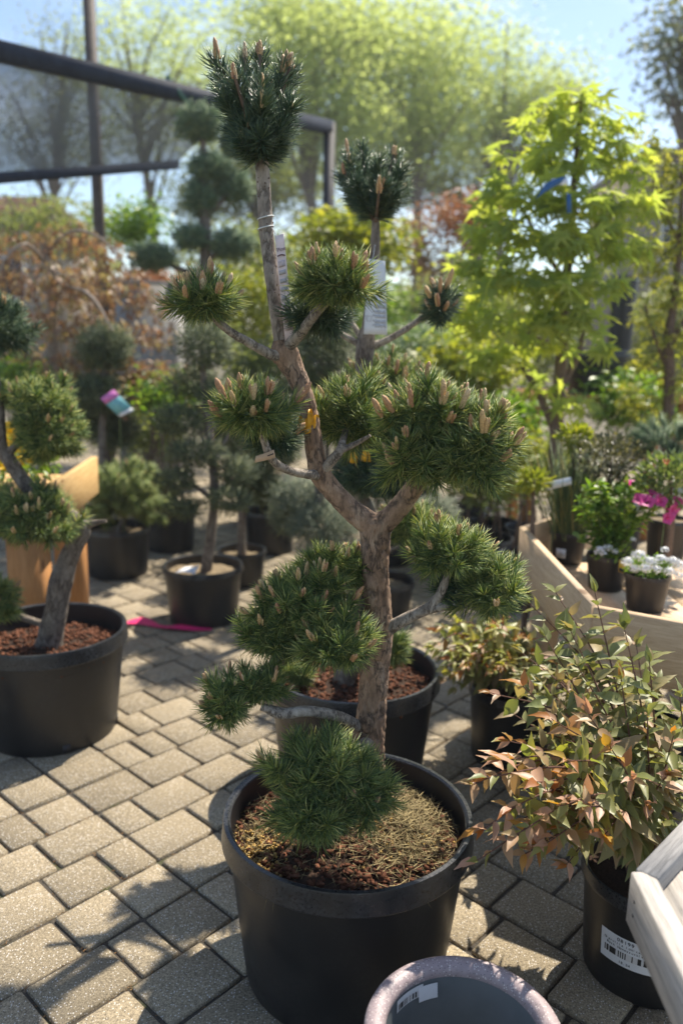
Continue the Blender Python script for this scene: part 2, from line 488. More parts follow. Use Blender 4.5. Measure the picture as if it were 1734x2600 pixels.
def mk_ceramic():
    m, nt, b = nodes_of('ceramic_outer')
    nz = noise_tex(nt, 60, 4)
    c = ramp(nt, nz, [(0.3, (0.27, 0.215, 0.225)), (0.7, (0.36, 0.295, 0.30))])
    for sc, thr, colr in ((330, 0.30, (0.07, 0.06, 0.065)), (270, 0.33, (0.72, 0.66, 0.62))):
        vor = N(nt, 'ShaderNodeTexVoronoi')
        vor.inputs['Scale'].default_value = sc
        nt.links.new(nt.nodes.new('ShaderNodeNewGeometry').outputs['Position'], vor.inputs['Vector'])
        mk = math_n(nt, 'MULTIPLY', math_n(nt, 'LESS_THAN', vor.outputs['Distance'], thr), math_n(nt, 'GREATER_THAN', N2(nt, vor.outputs['Color']), 0.66))
        c = mixc(nt, math_n(nt, 'MULTIPLY', mk, 0.8), c, colr)
    nt.links.new(c, b.inputs['Base Color'])
    b.inputs['Roughness'].default_value = 0.5
    bump(nt, b, noise_tex(nt, 500, 3), 0.3, 0.0015)
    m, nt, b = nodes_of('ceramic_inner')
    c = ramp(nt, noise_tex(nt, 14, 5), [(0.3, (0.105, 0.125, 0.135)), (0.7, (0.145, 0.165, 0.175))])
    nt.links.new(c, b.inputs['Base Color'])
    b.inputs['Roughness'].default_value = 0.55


mk_ceramic()


def mk_net():
    """shade cloth: a fine weave with real holes (each strand opaque, the holes clear)"""
    m, nt, b = nodes_of('shade_net')
    n1 = noise_tex(nt, 2.0, 4)
    nt.links.new(ramp(nt, n1, [(0.3, (0.085, 0.095, 0.115)), (0.7, (0.13, 0.14, 0.16))]), b.inputs['Base Color'])
    b.inputs['Roughness'].default_value = 0.8
    tr = nt.nodes.new('ShaderNodeBsdfTransparent')
    mx = nt.nodes.new('ShaderNodeMixShader')
    nt.links.new(ramp(nt, n1, [(0.3, (0.70, 0.70, 0.70)), (0.7, (0.80, 0.80, 0.80))]), mx.inputs['Fac'])
    nt.links.new(tr.outputs[0], mx.inputs[1])
    nt.links.new(b.outputs[0], mx.inputs[2])
    nt.links.new(mx.outputs[0], nt.nodes['Material Output'].inputs['Surface'])


mk_net()


# ------------------------------------------------------------------ object helpers
def tag(o, label=None, cat=None, group=None, kind=None):
    if label:
        o['label'] = label
    if cat:
        o['category'] = cat
    if group:
        o['group'] = group
    if kind:
        o['kind'] = kind
    return o


def thing(name, label, cat, loc=(0, 0, 0), group=None):
    o = bpy.data.objects.new(name, None)
    o.empty_display_size = 0.05
    o.location = loc
    COL.objects.link(o)
    return tag(o, label, cat, group)


def wloc(o):
    v = Vector((0, 0, 0))
    while o is not None:
        v += Vector(o.location)
        o = o.parent
    return v


def link(name, data, parent=None, loc=None):
    o = bpy.data.objects.new(name, data)
    COL.objects.link(o)
    if parent is not None:
        o.parent = parent
    if loc is not None:
        o.location = loc
    return o


def np_mesh(name, V, F, mat, smooth=False, uv=None):
    V = np.asarray(V, dtype=np.float32)
    me = bpy.data.meshes.new(name)
    me.vertices.add(len(V))
    me.vertices.foreach_set('co', V.ravel())
    if isinstance(F, np.ndarray):
        k = F.shape[1]
        nf = len(F)
        me.loops.add(nf * k)
        me.loops.foreach_set('vertex_index', F.astype(np.int32).ravel())
        me.polygons.add(nf)
        me.polygons.foreach_set('loop_start', np.arange(0, nf * k, k, dtype=np.int32))
    else:
        flat = [i for f in F for i in f]
        tot = [len(f) for f in F]
        me.loops.add(len(flat))
        me.loops.foreach_set('vertex_index', np.array(flat, dtype=np.int32))
        me.polygons.add(len(F))
        me.polygons.foreach_set('loop_start', np.concatenate([[0], np.cumsum(tot)[:-1]]).astype(np.int32))
    me.update(calc_edges=True)
    if uv is not None:
        lay = me.uv_layers.new(name='uv')
        idx = np.zeros(len(me.loops), dtype=np.int32)
        me.loops.foreach_get('vertex_index', idx)
        lay.data.foreach_set('uv', np.asarray(uv, dtype=np.float32)[idx].ravel())
    if smooth:
        me.polygons.foreach_set('use_smooth', np.ones(len(me.polygons), dtype=bool))
    if mat:
        me.materials.append(MATS[mat])
    return me


class MB:
    """collects simple solids in world coordinates"""

    def __init__(s):
        s.v, s.f, s.uv = [], [], []

    def add(s, V, F, uv=None):
        o = len(s.v)
        s.v += [tuple(p) for p in V]
        s.f += [tuple(i + o for i in f) for f in F]
        s.uv += list(uv) if uv is not None else [(0, 0)] * len(V)
        return s

    def box(s, c, size, rz=0.0, rot=None):
        hx, hy, hz = (d / 2 for d in size)
        M = rot if rot is not None else Matrix.Rotation(rz, 3, 'Z')
        c = Vector(c)
        P = [c + M @ Vector((sx * hx, sy * hy, sz * hz)) for sz in (-1, 1) for sy in (-1, 1) for sx in (-1, 1)]
        return s.add(P, [(0, 2, 3, 1), (4, 5, 7, 6), (0, 1, 5, 4), (2, 6, 7, 3), (0, 4, 6, 2), (1, 3, 7, 5)])

    def lathe(s, prof, c=(0, 0, 0), n=48, wob=0.0):
        V, F = [], []
        for i, (r, z) in enumerate(prof):
            for j in range(n):
                a = 2 * math.pi * j / n
                q = 1 + wob * math.sin(2 * a + 0.7)
                V.append((c[0] + r * q * math.cos(a), c[1] + r * q * math.sin(a), c[2] + z))
        for i in range(len(prof) - 1):
            for j in range(n):
                k = (j + 1) % n
                F.append((i * n + j, i * n + k, (i + 1) * n + k, (i + 1) * n + j))
        return s.add(V, F)

    def tube(s, pts, rad, sides=8, cap=True):
        V, F = tube_np(pts, rad, sides)
        o = len(s.v)
        s.add(V, F)
        return s

    def build(s, name, mat, parent=None, smooth=False, use_uv=False):
        base = wloc(parent) if parent is not None else Vector((0, 0, 0))
        V = np.array(s.v, dtype=np.float64)
        if parent is None:
            base = Vector(V.mean(0))
        V = V - np.array(base)
        me = np_mesh(name, V, s.f, mat, smooth, s.uv if use_uv else None)
        if smooth and len(V) < 9000:
            me.set_sharp_from_angle(angle=math.radians(33))
        return link(name, me, parent, None if parent is not None else base)


def catmull(P, R, step):
    P = [Vector(p) for p in P]
    out, rad = [], []
    n = len(P)
    for i in range(n - 1):
        p0, p1, p2, p3 = P[max(i - 1, 0)], P[i], P[i + 1], P[min(i + 2, n - 1)]
        m = max(2, int((p2 - p1).length / step))
        for k in range(m):
            t = k / m
            out.append(0.5 * ((2 * p1) + (p2 - p0) * t + (2 * p0 - 5 * p1 + 4 * p2 - p3) * t * t + (3 * p1 - p0 - 3 * p2 + p3) * t ** 3))
            rad.append(R[i] + (R[i + 1] - R[i]) * (t * t * (3 - 2 * t)))
    out.append(P[-1])
    rad.append(R[-1])
    return out, rad


def tube_np(pts, rad, sides=8, bark=0.0, seed=0.0):
    V, F = [], []
    n = len(pts)
    up = Vector((0.3, 0.9, 0.2)).normalized()
    for i in range(n):
        t = (Vector(pts[min(i + 1, n - 1)]) - Vector(pts[max(i - 1, 0)])).normalized()
        a = t.cross(up)
        if a.length < 1e-4:
            a = t.orthogonal()
        a.normalize()
        b = t.cross(a).normalized()
        up = b.cross(t) if False else up
        for j in range(sides):
            th = 2 * math.pi * j / sides
            d = a * math.cos(th) + b * math.sin(th)
            r = rad[i]
            if bark:
                p = Vector(pts[i]) + d * r
                q = Vector((p.x * 42, p.y * 42, p.z * 17 + seed))
                ridge = 1 - abs(noise.noise(q)) * 2.2
                r += bark * (0.6 * noise.noise(p * 14) + 0.9 * max(-0.8, 0.35 - max(0, ridge) ** 6 * 1.2) + 0.35 * noise.noise(p * 95))
            V.append(Vector(pts[i]) + d * r)
    for i in range(n - 1):
        for j in range(sides):
            k = (j + 1) % sides
            F.append((i * sides + j, i * sides + k, (i + 1) * sides + k, (i + 1) * sides + j))
    V += [Vector(pts[0]), Vector(pts[-1])]
    c0, c1 = len(V) - 2, len(V) - 1
    for j in range(sides):
        k = (j + 1) % sides
        F.append((c0, k, j))
        F.append((c1, (n - 1) * sides + j, (n - 1) * sides + k))
    return V, F


def limb(name, P, R, mat, parent, sides=10, step=0.02, bark=0.0):
    pts, rad = catmull(P, R, step)
    mb = MB()
    V, F = tube_np(pts, rad, sides, bark, random.random() * 9)
    mb.add(V, F)
    return mb.build(name, mat, parent, True)


def unit(a):
    return a / np.maximum(np.linalg.norm(a, axis=-1, keepdims=True), 1e-9)


def perp(D):
    ref = np.where(np.abs(D[:, 2:3]) < 0.9, np.array([[0, 0, 1.0]]), np.array([[1.0, 0, 0]]))
    A = unit(np.cross(D, ref))
    return A, np.cross(D, A)


def spikes(P, D, L, w):
    """one tapered three-sided needle per row, bent a little at mid length"""
    n = len(P)
    A, B = perp(D)
    V = np.empty((n, 7, 3))
    L = np.asarray(L).reshape(-1, 1)
    bend = A * (rng.normal(0, 0.07, (n, 1)) * L) + B * (rng.normal(0, 0.07, (n, 1)) * L)
    M = P + D * L * 0.55 + bend
    for k in range(3):
        th = 2 * math.pi * k / 3
        o = A * math.cos(th) + B * math.sin(th)
        V[:, k] = P + o * w * 0.8
        V[:, 3 + k] = M + o * w
    V[:, 6] = P + D * L + bend * 0.6
    f = np.array([[0, 1, 4], [0, 4, 3], [1, 2, 5], [1, 5, 4], [2, 0, 3], [2, 3, 5], [3, 4, 6], [4, 5, 6], [5, 3, 6]])
    F = (np.arange(n)[:, None, None] * 7 + f[None]).reshape(-1, 3)
    return V.reshape(-1, 3), F


def spikes_lo(P, D, L, w):
    n = len(P)
    A, B = perp(D)
    V = np.empty((n, 4, 3))
    for k in range(3):
        th = 2 * math.pi * k / 3
        V[:, k] = P + (A * math.cos(th) + B * math.sin(th)) * w
    V[:, 3] = P + D * np.asarray(L).reshape(-1, 1)
    f = np.array([[0, 1, 3], [1, 2, 3], [2, 0, 3]])
    F = (np.arange(n)[:, None, None] * 4 + f[None]).reshape(-1, 3)
    return V.reshape(-1, 3), F


def shoot_needles(P0, P1, per, length, w, ang=(0.5, 1.25), lo=False):
    """needles set round each shoot axis from P0 to P1, swept forward"""
    P0, P1 = np.asarray(P0, float), np.asarray(P1, float)
    n = len(P0)
    i = np.repeat(np.arange(n), per)
    t = rng.random(len(i)) ** 0.8
    ax = unit(P1 - P0)
    P = P0[i] + (P1 - P0)[i] * t[:, None]
    A, B = perp(ax)
    th = rng.random(len(i)) * 2 * math.pi
    rad = A[i] * np.cos(th)[:, None] + B[i] * np.sin(th)[:, None]
    an = ang[1] - (ang[1] - ang[0]) * t ** 1.5 + rng.normal(0, 0.13, len(i))
    D = unit(ax[i] * np.cos(an)[:, None] + rad * np.sin(an)[:, None] + rng.normal(0, 0.06, (len(i), 3)))
    L = length * rng.uniform(0.7, 1.12, len(i))
    return (spikes_lo if lo else spikes)(P, D, L, w)


def fib_dirs(n):
    i = np.arange(n) + 0.5
    z = 1 - 2 * i / n
    a = math.pi * (1 + 5 ** 0.5) * i + rng.random() * 6
    r = np.sqrt(1 - z * z)
    return np.stack([r * np.cos(a), r * np.sin(a), z], 1)


def pom_shoots(c, r, n, L=0.055, up=0.45, bottom=-0.65, shrink=0.035, rough=(0.66, 1.22)):
    """shoots over an ellipsoid, pointing out and up"""
    d = unit(fib_dirs(n) + rng.normal(0, 0.10, (n, 3)))
    d = d[d[:, 2] > bottom + rng.normal(0, 0.1, len(d))]
    r = np.asarray(r, float)
    rr = np.maximum(r - shrink, r * 0.45)
    k1, k2 = unit(rng.normal(0, 1, 3)), unit(rng.normal(0, 1, 3))
    lobe = 1.04 + 0.30 * np.sin(d @ k1 * 5.2 + rng.random() * 6) * np.sin(d @ k2 * 4.4 + rng.random() * 6)
    P1 = np.asarray(c) + d * rr * (lobe * rng.uniform(rough[0], rough[1], len(d)))[:, None]
    low = P1[:, 2] < c[2]
    P1[low, 2] = c[2] + (P1[low, 2] - c[2]) * 0.8
    ax = unit(d / r * r.mean() + np.array([0, 0, up]))
    P0 = P1 - ax * L
    m = max(3, n // 4)
    d2 = unit(rng.normal(0, 1, (m, 3)))
    Q1 = np.asarray(c) + d2 * rr * rng.uniform(0.2, 0.6, (m, 1))
    a2 = unit(d2 + np.array([0, 0, 0.2]))
    return np.concatenate([P0, Q1 - a2 * L]), np.concatenate([P1, Q1]), len(d)


def candle_mesh(seed):
    r = random.Random(seed)
    V, F = [], []
    n, rings = 7, 7
    for i in range(rings):
        t = i / (rings - 1)
        rad = 0.0033 * (0.92 + 0.16 * math.sin(t * math.pi)) * (1 - 0.55 * (max(0, t - 0.72) / 0.28) ** 2)
        for j in range(n):
            a = 2 * math.pi * (j + 0.5 * (i % 2)) / n
            q = rad * r.uniform(0.86, 1.14)
            V.append((q * math.cos(a), q * math.sin(a), t * 0.0225))
    V.append((0, 0, 0.0238))
    for i in range(rings - 1):
        for j in range(n):
            k = (j + 1) % n
            F.append((i * n + j, i * n + k, (i + 1) * n + k, (i + 1) * n + j))
    for j in range(n):
        F.append(((rings - 1) * n + j, (rings - 1) * n + (j + 1) % n, rings * n))
    return np_mesh('candle', V, F, 'candle', True)


CANDLES = [candle_mesh(s) for s in range(5)]


def put_candles(foliage, P0, P1, prob, size=1.0, up=0.8, many=(1, 3)):
    """bud candles at shoot ends, each one its own piece"""
    base = np.array(wloc(foliage))
    for a, b in zip(P0, P1):
        if random.random() > prob:
            continue
        ax = Vector(b - a).normalized()
        k = random.randint(*many)
        for j in range(k):
            d = (ax + Vector((0, 0, up)) + Vector((random.uniform(-1, 1), random.uniform(-1, 1), random.uniform(-0.2, 0.4))) * 0.28).normalized()
            o = link('candle', random.choice(CANDLES), foliage)
            s = size * random.uniform(0.7, 1.15) * (1.25 if j == 0 else 0.9)
            o.matrix_local = (Matrix.Translation(Vector(b) - Vector(base) - ax * 0.006 + Vector((random.uniform(-1, 1), random.uniform(-1, 1), 0)) * 0.004)
                              @ d.to_track_quat('Z', 'Y').to_matrix().to_4x4() @ Matrix.Diagonal((s, s, s * random.uniform(0.75, 1.25), 1)))


def foliage_obj(name, parent, V, F, mat):
    base = wloc(parent)
    me = np_mesh(name, V - np.array(base), F, mat)
    o = link(name, me, parent)
    o['kind'] = 'stuff'
    return o


def pom(parent, px, Y, rx, ry, rdep=None, n=None, per=112, length=0.048, w=0.00092, mat='needle', candles=0.28, up=0.45,
        csize=1.0, L=0.055, lo=False, bottom=-0.65, cup=0.8, seg=None):
    """a pad of needles given by its centre, half width and half height in the photo at distance Y"""
    s = pxm(Y)
    rx, ry = rx * 1.12, ry * 1.10
    c = at(px[0], px[1], Y)
    r = np.array([rx * s, (rdep if rdep else (rx + ry) * 0.5) * s, ry * s])
    if n is None:
        n = int(4 * math.pi * ((r[0] * r[1] + r[0] * r[2] + r[1] * r[2]) / 3) / (0.042 ** 2))
    P0, P1, k = pom_shoots(np.array(c), r, max(n, 8), L, up, bottom, length * 0.38)
    V, F = shoot_needles(P0, P1, per, length, w, lo=lo)
    tw = MB()
    o = foliage_obj('foliage', parent, V, F, mat)
    if candles > 0:
        sel = [i for i in range(k) if (P1[i] - P0[i])[2] > 0.0]
        put_candles(o, P0[sel], P1[sel] + unit(P1[sel] - P0[sel]) * 0.012, candles * 1.7, csize, cup, (2, 5))
    # the woody shoots that carry the needles, out from a fork inside the pad
    V2, F2 = spikes_lo(np.repeat(np.array(c)[None] + np.array([[0, 0, -r[2] * 0.45]]), k, 0), unit(P1[:k] - (np.array(c) + np.array([0, 0, -r[2] * 0.45]))),
                       np.linalg.norm(P1[:k] - (np.array(c) + np.array([0, 0, -r[2] * 0.45])), axis=1), 0.0022)
    t = foliage_obj('twigs', parent, V2, F2, 'twig')
    return o


# leaf templates -----------------------------------------------------------------------------
def tmpl_simple():
    V = np.array([[0, 0, 0], [-0.5, 0.45, 0.10], [0, 0.5, 0], [0.5, 0.45, 0.10], [0, 1.0, -0.12]], float)
    F = np.array([[0, 2, 1], [0, 3, 2], [1, 2, 4], [2, 3, 4]])
    return V, F


def tmpl_maple(lobes=7, narrow=0.35):
    V = [[0, 0, 0.02]]
    for i in range(lobes):
        a = math.radians(-125 + 250 * i / (lobes - 1))
        l = 1.0 - 0.45 * abs(i - (lobes - 1) / 2) / ((lobes - 1) / 2)
        V.append([l * math.sin(a), l * math.cos(a), -0.16 * l])
        if i < lobes - 1:
            a2 = math.radians(-125 + 250 * (i + 0.5) / (lobes - 1))
            V.append([narrow * math.sin(a2), narrow * math.cos(a2), 0.03])
    F = [[0, i + 1, i] for i in range(1, len(V) - 1)]
    return np.array(V, float), np.array(F)


def scatter(tmpl, P, D, U, S, aspect=1.0):
    """leaf template at each P: its length along D, its face towards U, its size S"""
    T, F0 = tmpl
    n, k = len(P), len(T)
    D = unit(D)
    X = unit(np.cross(D, U))
    Z = np.cross(X, D)
    S = np.asarray(S).reshape(-1, 1, 1)
    V = P[:, None, :] + S * (T[None, :, 0:1] * aspect * X[:, None, :] + T[None, :, 1:2] * D[:, None, :] + T[None, :, 2:3] * Z[:, None, :])
    F = (np.arange(n)[:, None, None] * k + F0[None]).reshape(-1, 3)
    return V.reshape(-1, 3), F


SIMPLE = tmpl_simple()
MAPLE = tmpl_maple(7, 0.30)
MAPLE5 = tmpl_maple(5, 0.26)


def cloud(blobs, n_clump, per, spread, size, droop=0.3, tmpl=SIMPLE, aspect=0.55, flat=0.6):
    """leaves in clumps inside a set of ellipsoids (centre, radii, weight)"""
    wsum = sum(b[2] for b in blobs)
    Ps = []
    cs = []
    for c, r, wgt in blobs:
        m = max(1, int(n_clump * wgt / wsum))
        d = unit(rng.normal(0, 1, (m, 3)))
        q = np.asarray(c) + d * np.asarray(r) * (rng.random((m, 1)) ** 0.42)
        cs.append(q)
        off = rng.normal(0, 1, (m, per, 3)) * spread
        off[:, :, 2] *= flat
        Ps.append((q[:, None, :] + off).reshape(-1, 3))
    P = np.concatenate(Ps)
    n = len(P)
    D = unit(rng.normal(0, 1, (n, 3)) * np.array([1, 1, 0.5]) + np.array([0, 0, -droop]))
    U = unit(rng.normal(0, 0.55, (n, 3)) + np.array([0, 0, 1.0]))
    S = size * rng.uniform(0.6, 1.25, n)
    V, F = scatter(tmpl, P, D, U, S, aspect)
    return V, F, np.concatenate(cs)


# ================================================================== THE SETTING
def proj(p):
    x, y, z = p[0], p[1], p[2] - CAM_H
    d = y * CP - z * SP
    b = y * SP + z * CP
    a, b = CR * x + SR * b, -SR * x + CR * b
    return (867 + F_PX * a / d) / K, (1300 - F_PX * b / d) / K


mb = MB()
mb.add([(-220, -20, -0.065), (220, -20, -0.065), (220, 420, -0.065), (-220, 420, -0.065)], [(0, 1, 2, 3)])
tag(mb.build('ground', 'earth'), 'bare brown earth reaching back under the trees', 'ground', kind='structure')

mb = MB()
nx, ny = 60, 90
V = []
for j in range(ny + 1):
    for i in range(nx + 1):
        x, y = -4.6 + 9.6 * i / nx, 0.3 + 9.2 * j / ny
        V.append((x, y, -0.0105 + 0.006 * noise.noise(Vector((x * 9, y * 9, 0)))))
mb.add(V, [(j * (nx + 1) + i, j * (nx + 1) + i + 1, (j + 1) * (nx + 1) + i + 1, (j + 1) * (nx + 1) + i) for j in range(ny) for i in range(nx)])
pavement = mb.build('pavement', 'joint_sand', None, True)
tag(pavement, 'tan concrete paver yard with dark sandy joints', 'pavement', kind='structure')

YAW = math.radians(47.19)
UX, VX = Vector((math.cos(YAW), math.sin(YAW), 0)), Vector((-math.sin(YAW), math.cos(YAW), 0))
CW, V0, U0 = 0.16, 2.1523, 1.099
LENS = [0.108, 0.155, 0.200]
JOINT = 0.0108


def paver_mesh(l, w, seed):
    r = random.Random(seed)
    hx, hy = (l - JOINT) / 2, (w - JOINT) / 2
    ch, bv, bd = 0.0040, 0.0036, 0.0036

    def ringpts(dx, z, jit):
        a, b, c = hx - dx, hy - dx, ch
        P = [(-a + c, -b), (a - c, -b), (a, -b + c), (a, b - c), (a - c, b), (-a + c, b), (-a, b - c), (-a, -b + c)]
        return [(x + r.uniform(-jit, jit), y + r.uniform(-jit, jit), z + r.uniform(-jit, jit) * 0.3) for x, y in P]
    V = ringpts(0, -0.05, 0) + ringpts(0, -bd, 0.0009) + ringpts(bv, 0, 0.0009)
    F = [(16, 17, 18, 19, 20, 21, 22, 23)]
    for k in (0, 8):
        for j in range(8):
            F.append((k + j, k + (j + 1) % 8, k + 8 + (j + 1) % 8, k + 8 + j))
    return V, F


PAV = {}
for li, l in enumerate(LENS):
    for s in range(4):
        V, F = paver_mesh(l, CW, li * 10 + s)
        PAV[(li, s)] = (V, F, np_mesh('paver', V, F, 'paver'))

cells = []
rp = random.Random(3)
V_SPLIT = V0 - 7 * CW


def course(axis_u, fixed, start, end, line_at=None):
    """one course of pavers, cut so that a joint falls on line_at"""
    out = []
    for sgn in (1, -1):
        p = line_at
        while (p < end) if sgn > 0 else (p > start):
            li = rp.choice([0, 0, 1, 1, 2, 2])
            out.append((p + sgn * LENS[li] / 2, li))
            p += sgn * LENS[li]
    return [((u, fixed, li) if axis_u else (fixed, u, li)) for u, li in out]


for k in range(-44, 8):
    v = V0 - k * CW + CW / 2
    if v - CW / 2 < V_SPLIT - 0.001:
        continue
    la = U0 if k in (-1, 0, 1, 2, 3, 4, 5) else U0 + rp.uniform(-0.1, 0.1)
    cells += [(u, vv, li, 0) for u, vv, li in course(True, v, -1.6, 8.6, la)]
for k in range(-14, 40):
    u = U0 + k * CW + CW / 2
    st = V_SPLIT
    p = st
    while p > -3.0:
        li = rp.choice([0, 0, 1, 1, 2, 2])
        cells.append((u, p - LENS[li] / 2, li, 1))
        p -= LENS[li]
HIDE = [(565, 1760, 1010, 2400), (850, 2160, 1280, 2400), (640, 1560, 1000, 1760), (0, 1420, 262, 1700)]
cand = []
for u, v, li, turn in cells:
    p = UX * u + VX * v
    if p.y < 0.75 or p.y > 9.3 or p.x < -4.3 or p.x > 4.8:
        continue
    sx, sy = proj(p)
    inside = -40 < sx < 1608 and sy < 2400
    hid = any(a < sx < c and b < sy < d for a, b, c, d in HIDE) or sx > 1300 or (sx > 1000 and sy < 1500) or sy < 1080
    area = LENS[li] / (p.length ** 2 * math.sqrt(p.length ** 2 + 2))
    if inside or p.y < 4:
        cand.append((0 if (inside and not hid) else 1, -area, p, li, turn))
cand.sort(key=lambda c: (c[0], c[1]))
restV, restF = [], []
base_p = wloc(pavement)
for i, (h, a, p, li, turn) in enumerate(cand):
    s = rp.randrange(4)
    rz = YAW + (math.pi / 2 if turn else 0) + rp.gauss(0, 0.014) + (math.pi if rp.random() < 0.5 else 0)
    tilt = Matrix.Rotation(rp.gauss(0, 0.006), 4, 'X') @ Matrix.Rotation(rp.gauss(0, 0.006), 4, 'Y')
    M = Matrix.Translation(p + Vector((rp.gauss(0, 0.0012), rp.gauss(0, 0.0012), rp.gauss(0, 0.0019)))) @ Matrix.Rotation(rz, 4, 'Z') @ tilt
    if i < 300 and h == 0:
        o = link('paver', PAV[(li, s)][2], pavement)
        o.matrix_local = Matrix.Translation(-base_p) @ M
    else:
        Vv, Ff, _ = PAV[(li, s)]
        o0 = len(restV)
        restV += [tuple(M @ Vector(q)) for q in Vv]
        restF += [tuple(j + o0 for j in f) for f in Ff]
mb = MB()
mb.add(restV, restF)
o = mb.build('pavers', 'paver', pavement)
o['kind'] = 'stuff'

# litter and moss in the joints
n = 2600
Pn = []
for i in range(n):
    c = random.choice(cand[:260])
    p, li, turn = c[2], c[3], c[4]
    du, dv = (UX, VX) if not turn else (VX, UX)
    q = p + du * random.uniform(-0.09, 0.09) + dv * (CW / 2) * random.choice((-1, 1)) if random.random() < 0.6 else p + du * (LENS[li] / 2) * random.choice((-1, 1)) + dv * random.uniform(-0.08, 0.08)
    Pn.append((q.x, q.y, -0.006))
Pn = np.array(Pn)
D = unit(rng.normal(0, 1, (n, 3)) * np.array([1, 1, 0.12]))
V, F = spikes_lo(Pn, D, rng.uniform(0.004, 0.022, n), 0.0011)
o = link('joint_litter', np_mesh('joint_litter', V - np.array(base_p), F, 'leaf_litter'), pavement)
o['kind'] = 'stuff'
n = 700
sel = rng.choice(len(Pn), 26)
Pm = Pn[rng.choice(sel, n)] + rng.normal(0, 1, (n, 3)) * np.array([0.006, 0.006, 0.0])
V, F = spikes_lo(Pm, unit(rng.normal(0, 0.6, (n, 3)) + np.array([0, 0, 1])), rng.uniform(0.003, 0.009, n), 0.0010)
o = link('joint_moss', np_mesh('joint_moss', V - np.array(base_p), F, 'moss'), pavement)
o['kind'] = 'stuff'


# ================================================================== POTS
def nursery_pot(label, x, y, R, h, z0=0.0, group=None, band=0.052, taper=0.82, holes=0, seed=0, cat='pot'):
    t = thing('nursery_pot', label, cat, (x, y, z0), group)
    rb = R * taper
    th = 0.0045
    mb = MB()
    ro = R * 0.955
    prof = [(0.002, 0.012), (rb - 0.02, 0.012), (rb - 0.012, 0.0), (rb - 0.003, 0.0), (rb, 0.006)]
    for i in range(1, 8):
        q = i / 7
        prof.append((rb + (ro - rb) * (q ** 0.92), 0.006 + (h - band - 0.006) * q))
    prof += [(ro, h - 0.006), (ro - th, h - 0.006)]
    for i in range(7, -1, -1):
        q = i / 7
        prof.append((rb + (ro - rb) * (q ** 0.92) - th, 0.018 + (h - band - 0.018) * q))
    prof.append((0.002, 0.018))
    mb.lathe(prof, (x, y, z0), 72, 0.004)
    mb.build('body', 'pot_plastic', t, True)
    mb = MB()
    b = band
    prof = [(ro + 0.0005, h - b + 0.003), (R * 1.006, h - b), (R * 1.012, h - b + 0.003), (R * 1.010, h - b + 0.008), (R * 1.001, h - b * 0.45), (R * 0.998, h - 0.004),
            (R * 0.993, h), (R * 0.962, h + 0.0005), (R * 0.945, h - 0.003), (R * 0.940, h - 0.012), (R * 0.944, h - b)]
    mb.lathe(prof, (x, y, z0), 96, 0.004)
    mb.build('rim', 'pot_rim', t, True)
    for k in range(holes):
        a = -math.pi / 2 + 0.55 + k * 1.2
        mb = MB()
        mb.box((x + (rb + 0.002) * math.cos(a), y + (rb + 0.002) * math.sin(a), z0 + 0.020), (0.006, 0.026, 0.028), a)
        mb.build('drain_hole', 'ink', t)
    return t


CHIP = (np.array([[-.5, -.5, -.5], [.5, -.42, -.4], [.42, .5, -.5], [-.5, .4, -.35], [-.4, -.5, .5], [.5, -.5, .35], [.45, .4, .5], [-.35, .5, .4]]),
        np.array([[0, 2, 1], [0, 3, 2], [4, 5, 6], [4, 6, 7], [0, 1, 5], [0, 5, 4], [1, 2, 6], [1, 6, 5], [2, 3, 7], [2, 7, 6], [3, 0, 4], [3, 4, 7]]))


def chips(P, size, parent, name, mat, squash=(1.0, 0.55, 0.35)):
    n = len(P)
    D = unit(rng.normal(0, 1, (n, 3)) * np.array([1, 1, 0.5]))
    A, B = perp(D)
    S = size * rng.uniform(0.4, 1.3, (n, 1, 1))
    T = CHIP[0]
    V = P[:, None, :] + S * (T[None, :, 0:1] * squash[0] * D[:, None, :] + T[None, :, 1:2] * squash[1] * A[:, None, :] + T[None, :, 2:3] * squash[2] * B[:, None, :])
    F = (np.arange(n)[:, None, None] * 8 + CHIP[1][None]).reshape(-1, 3)
    V = V.reshape(-1, 3) - np.array(wloc(parent))
    o = link(name, np_mesh(name, V, F, mat), parent)
    o['kind'] = 'stuff'
    return o


def soil_fill(label, x, y, r, z, mat='soil', mound=0.02, n_chip=0, chip=0.014, chip_mat='mulch'):
    mb = MB()
    rings, seg = 14, 48
    V, F = [(x, y, z + mound)], []

    def hz(px, py):
        q = math.hypot(px - x, py - y) / r
        return z + mound * (1 - q * q) + 0.010 * noise.noise(Vector((px * 22, py * 22, z))) + 0.004 * noise.noise(Vector((px * 80, py * 80, z)))
    for i in range(1, rings + 1):
        for j in range(seg):
            a = 2 * math.pi * j / seg
            q = r * i / rings
            px, py = x + q * math.cos(a), y + q * math.sin(a)
            V.append((px, py, hz(px, py)))
    for j in range(seg):
        F.append((0, 1 + j, 1 + (j + 1) % seg))
    for i in range(rings - 1):
        for j in range(seg):
            a, b = 1 + i * seg + j, 1 + i * seg + (j + 1) % seg
            F.append((a, a + seg, b + seg, b))
    mb.add(V, F)
    o = mb.build('potting_soil', mat, None, True)
    tag(o, label, 'soil', kind='stuff')
    if n_chip:
        a = rng.random(n_chip) * 2 * math.pi
        q = r * np.sqrt(rng.random(n_chip)) * 0.985
        px, py = x + q * np.cos(a), y + q * np.sin(a)
        pz = np.array([hz(u, v) for u, v in zip(px, py)]) + rng.uniform(0, 0.006, n_chip)
        chips(np.stack([px, py, pz], 1), chip, o, 'bark_chips', chip_mat)
    return o, hz


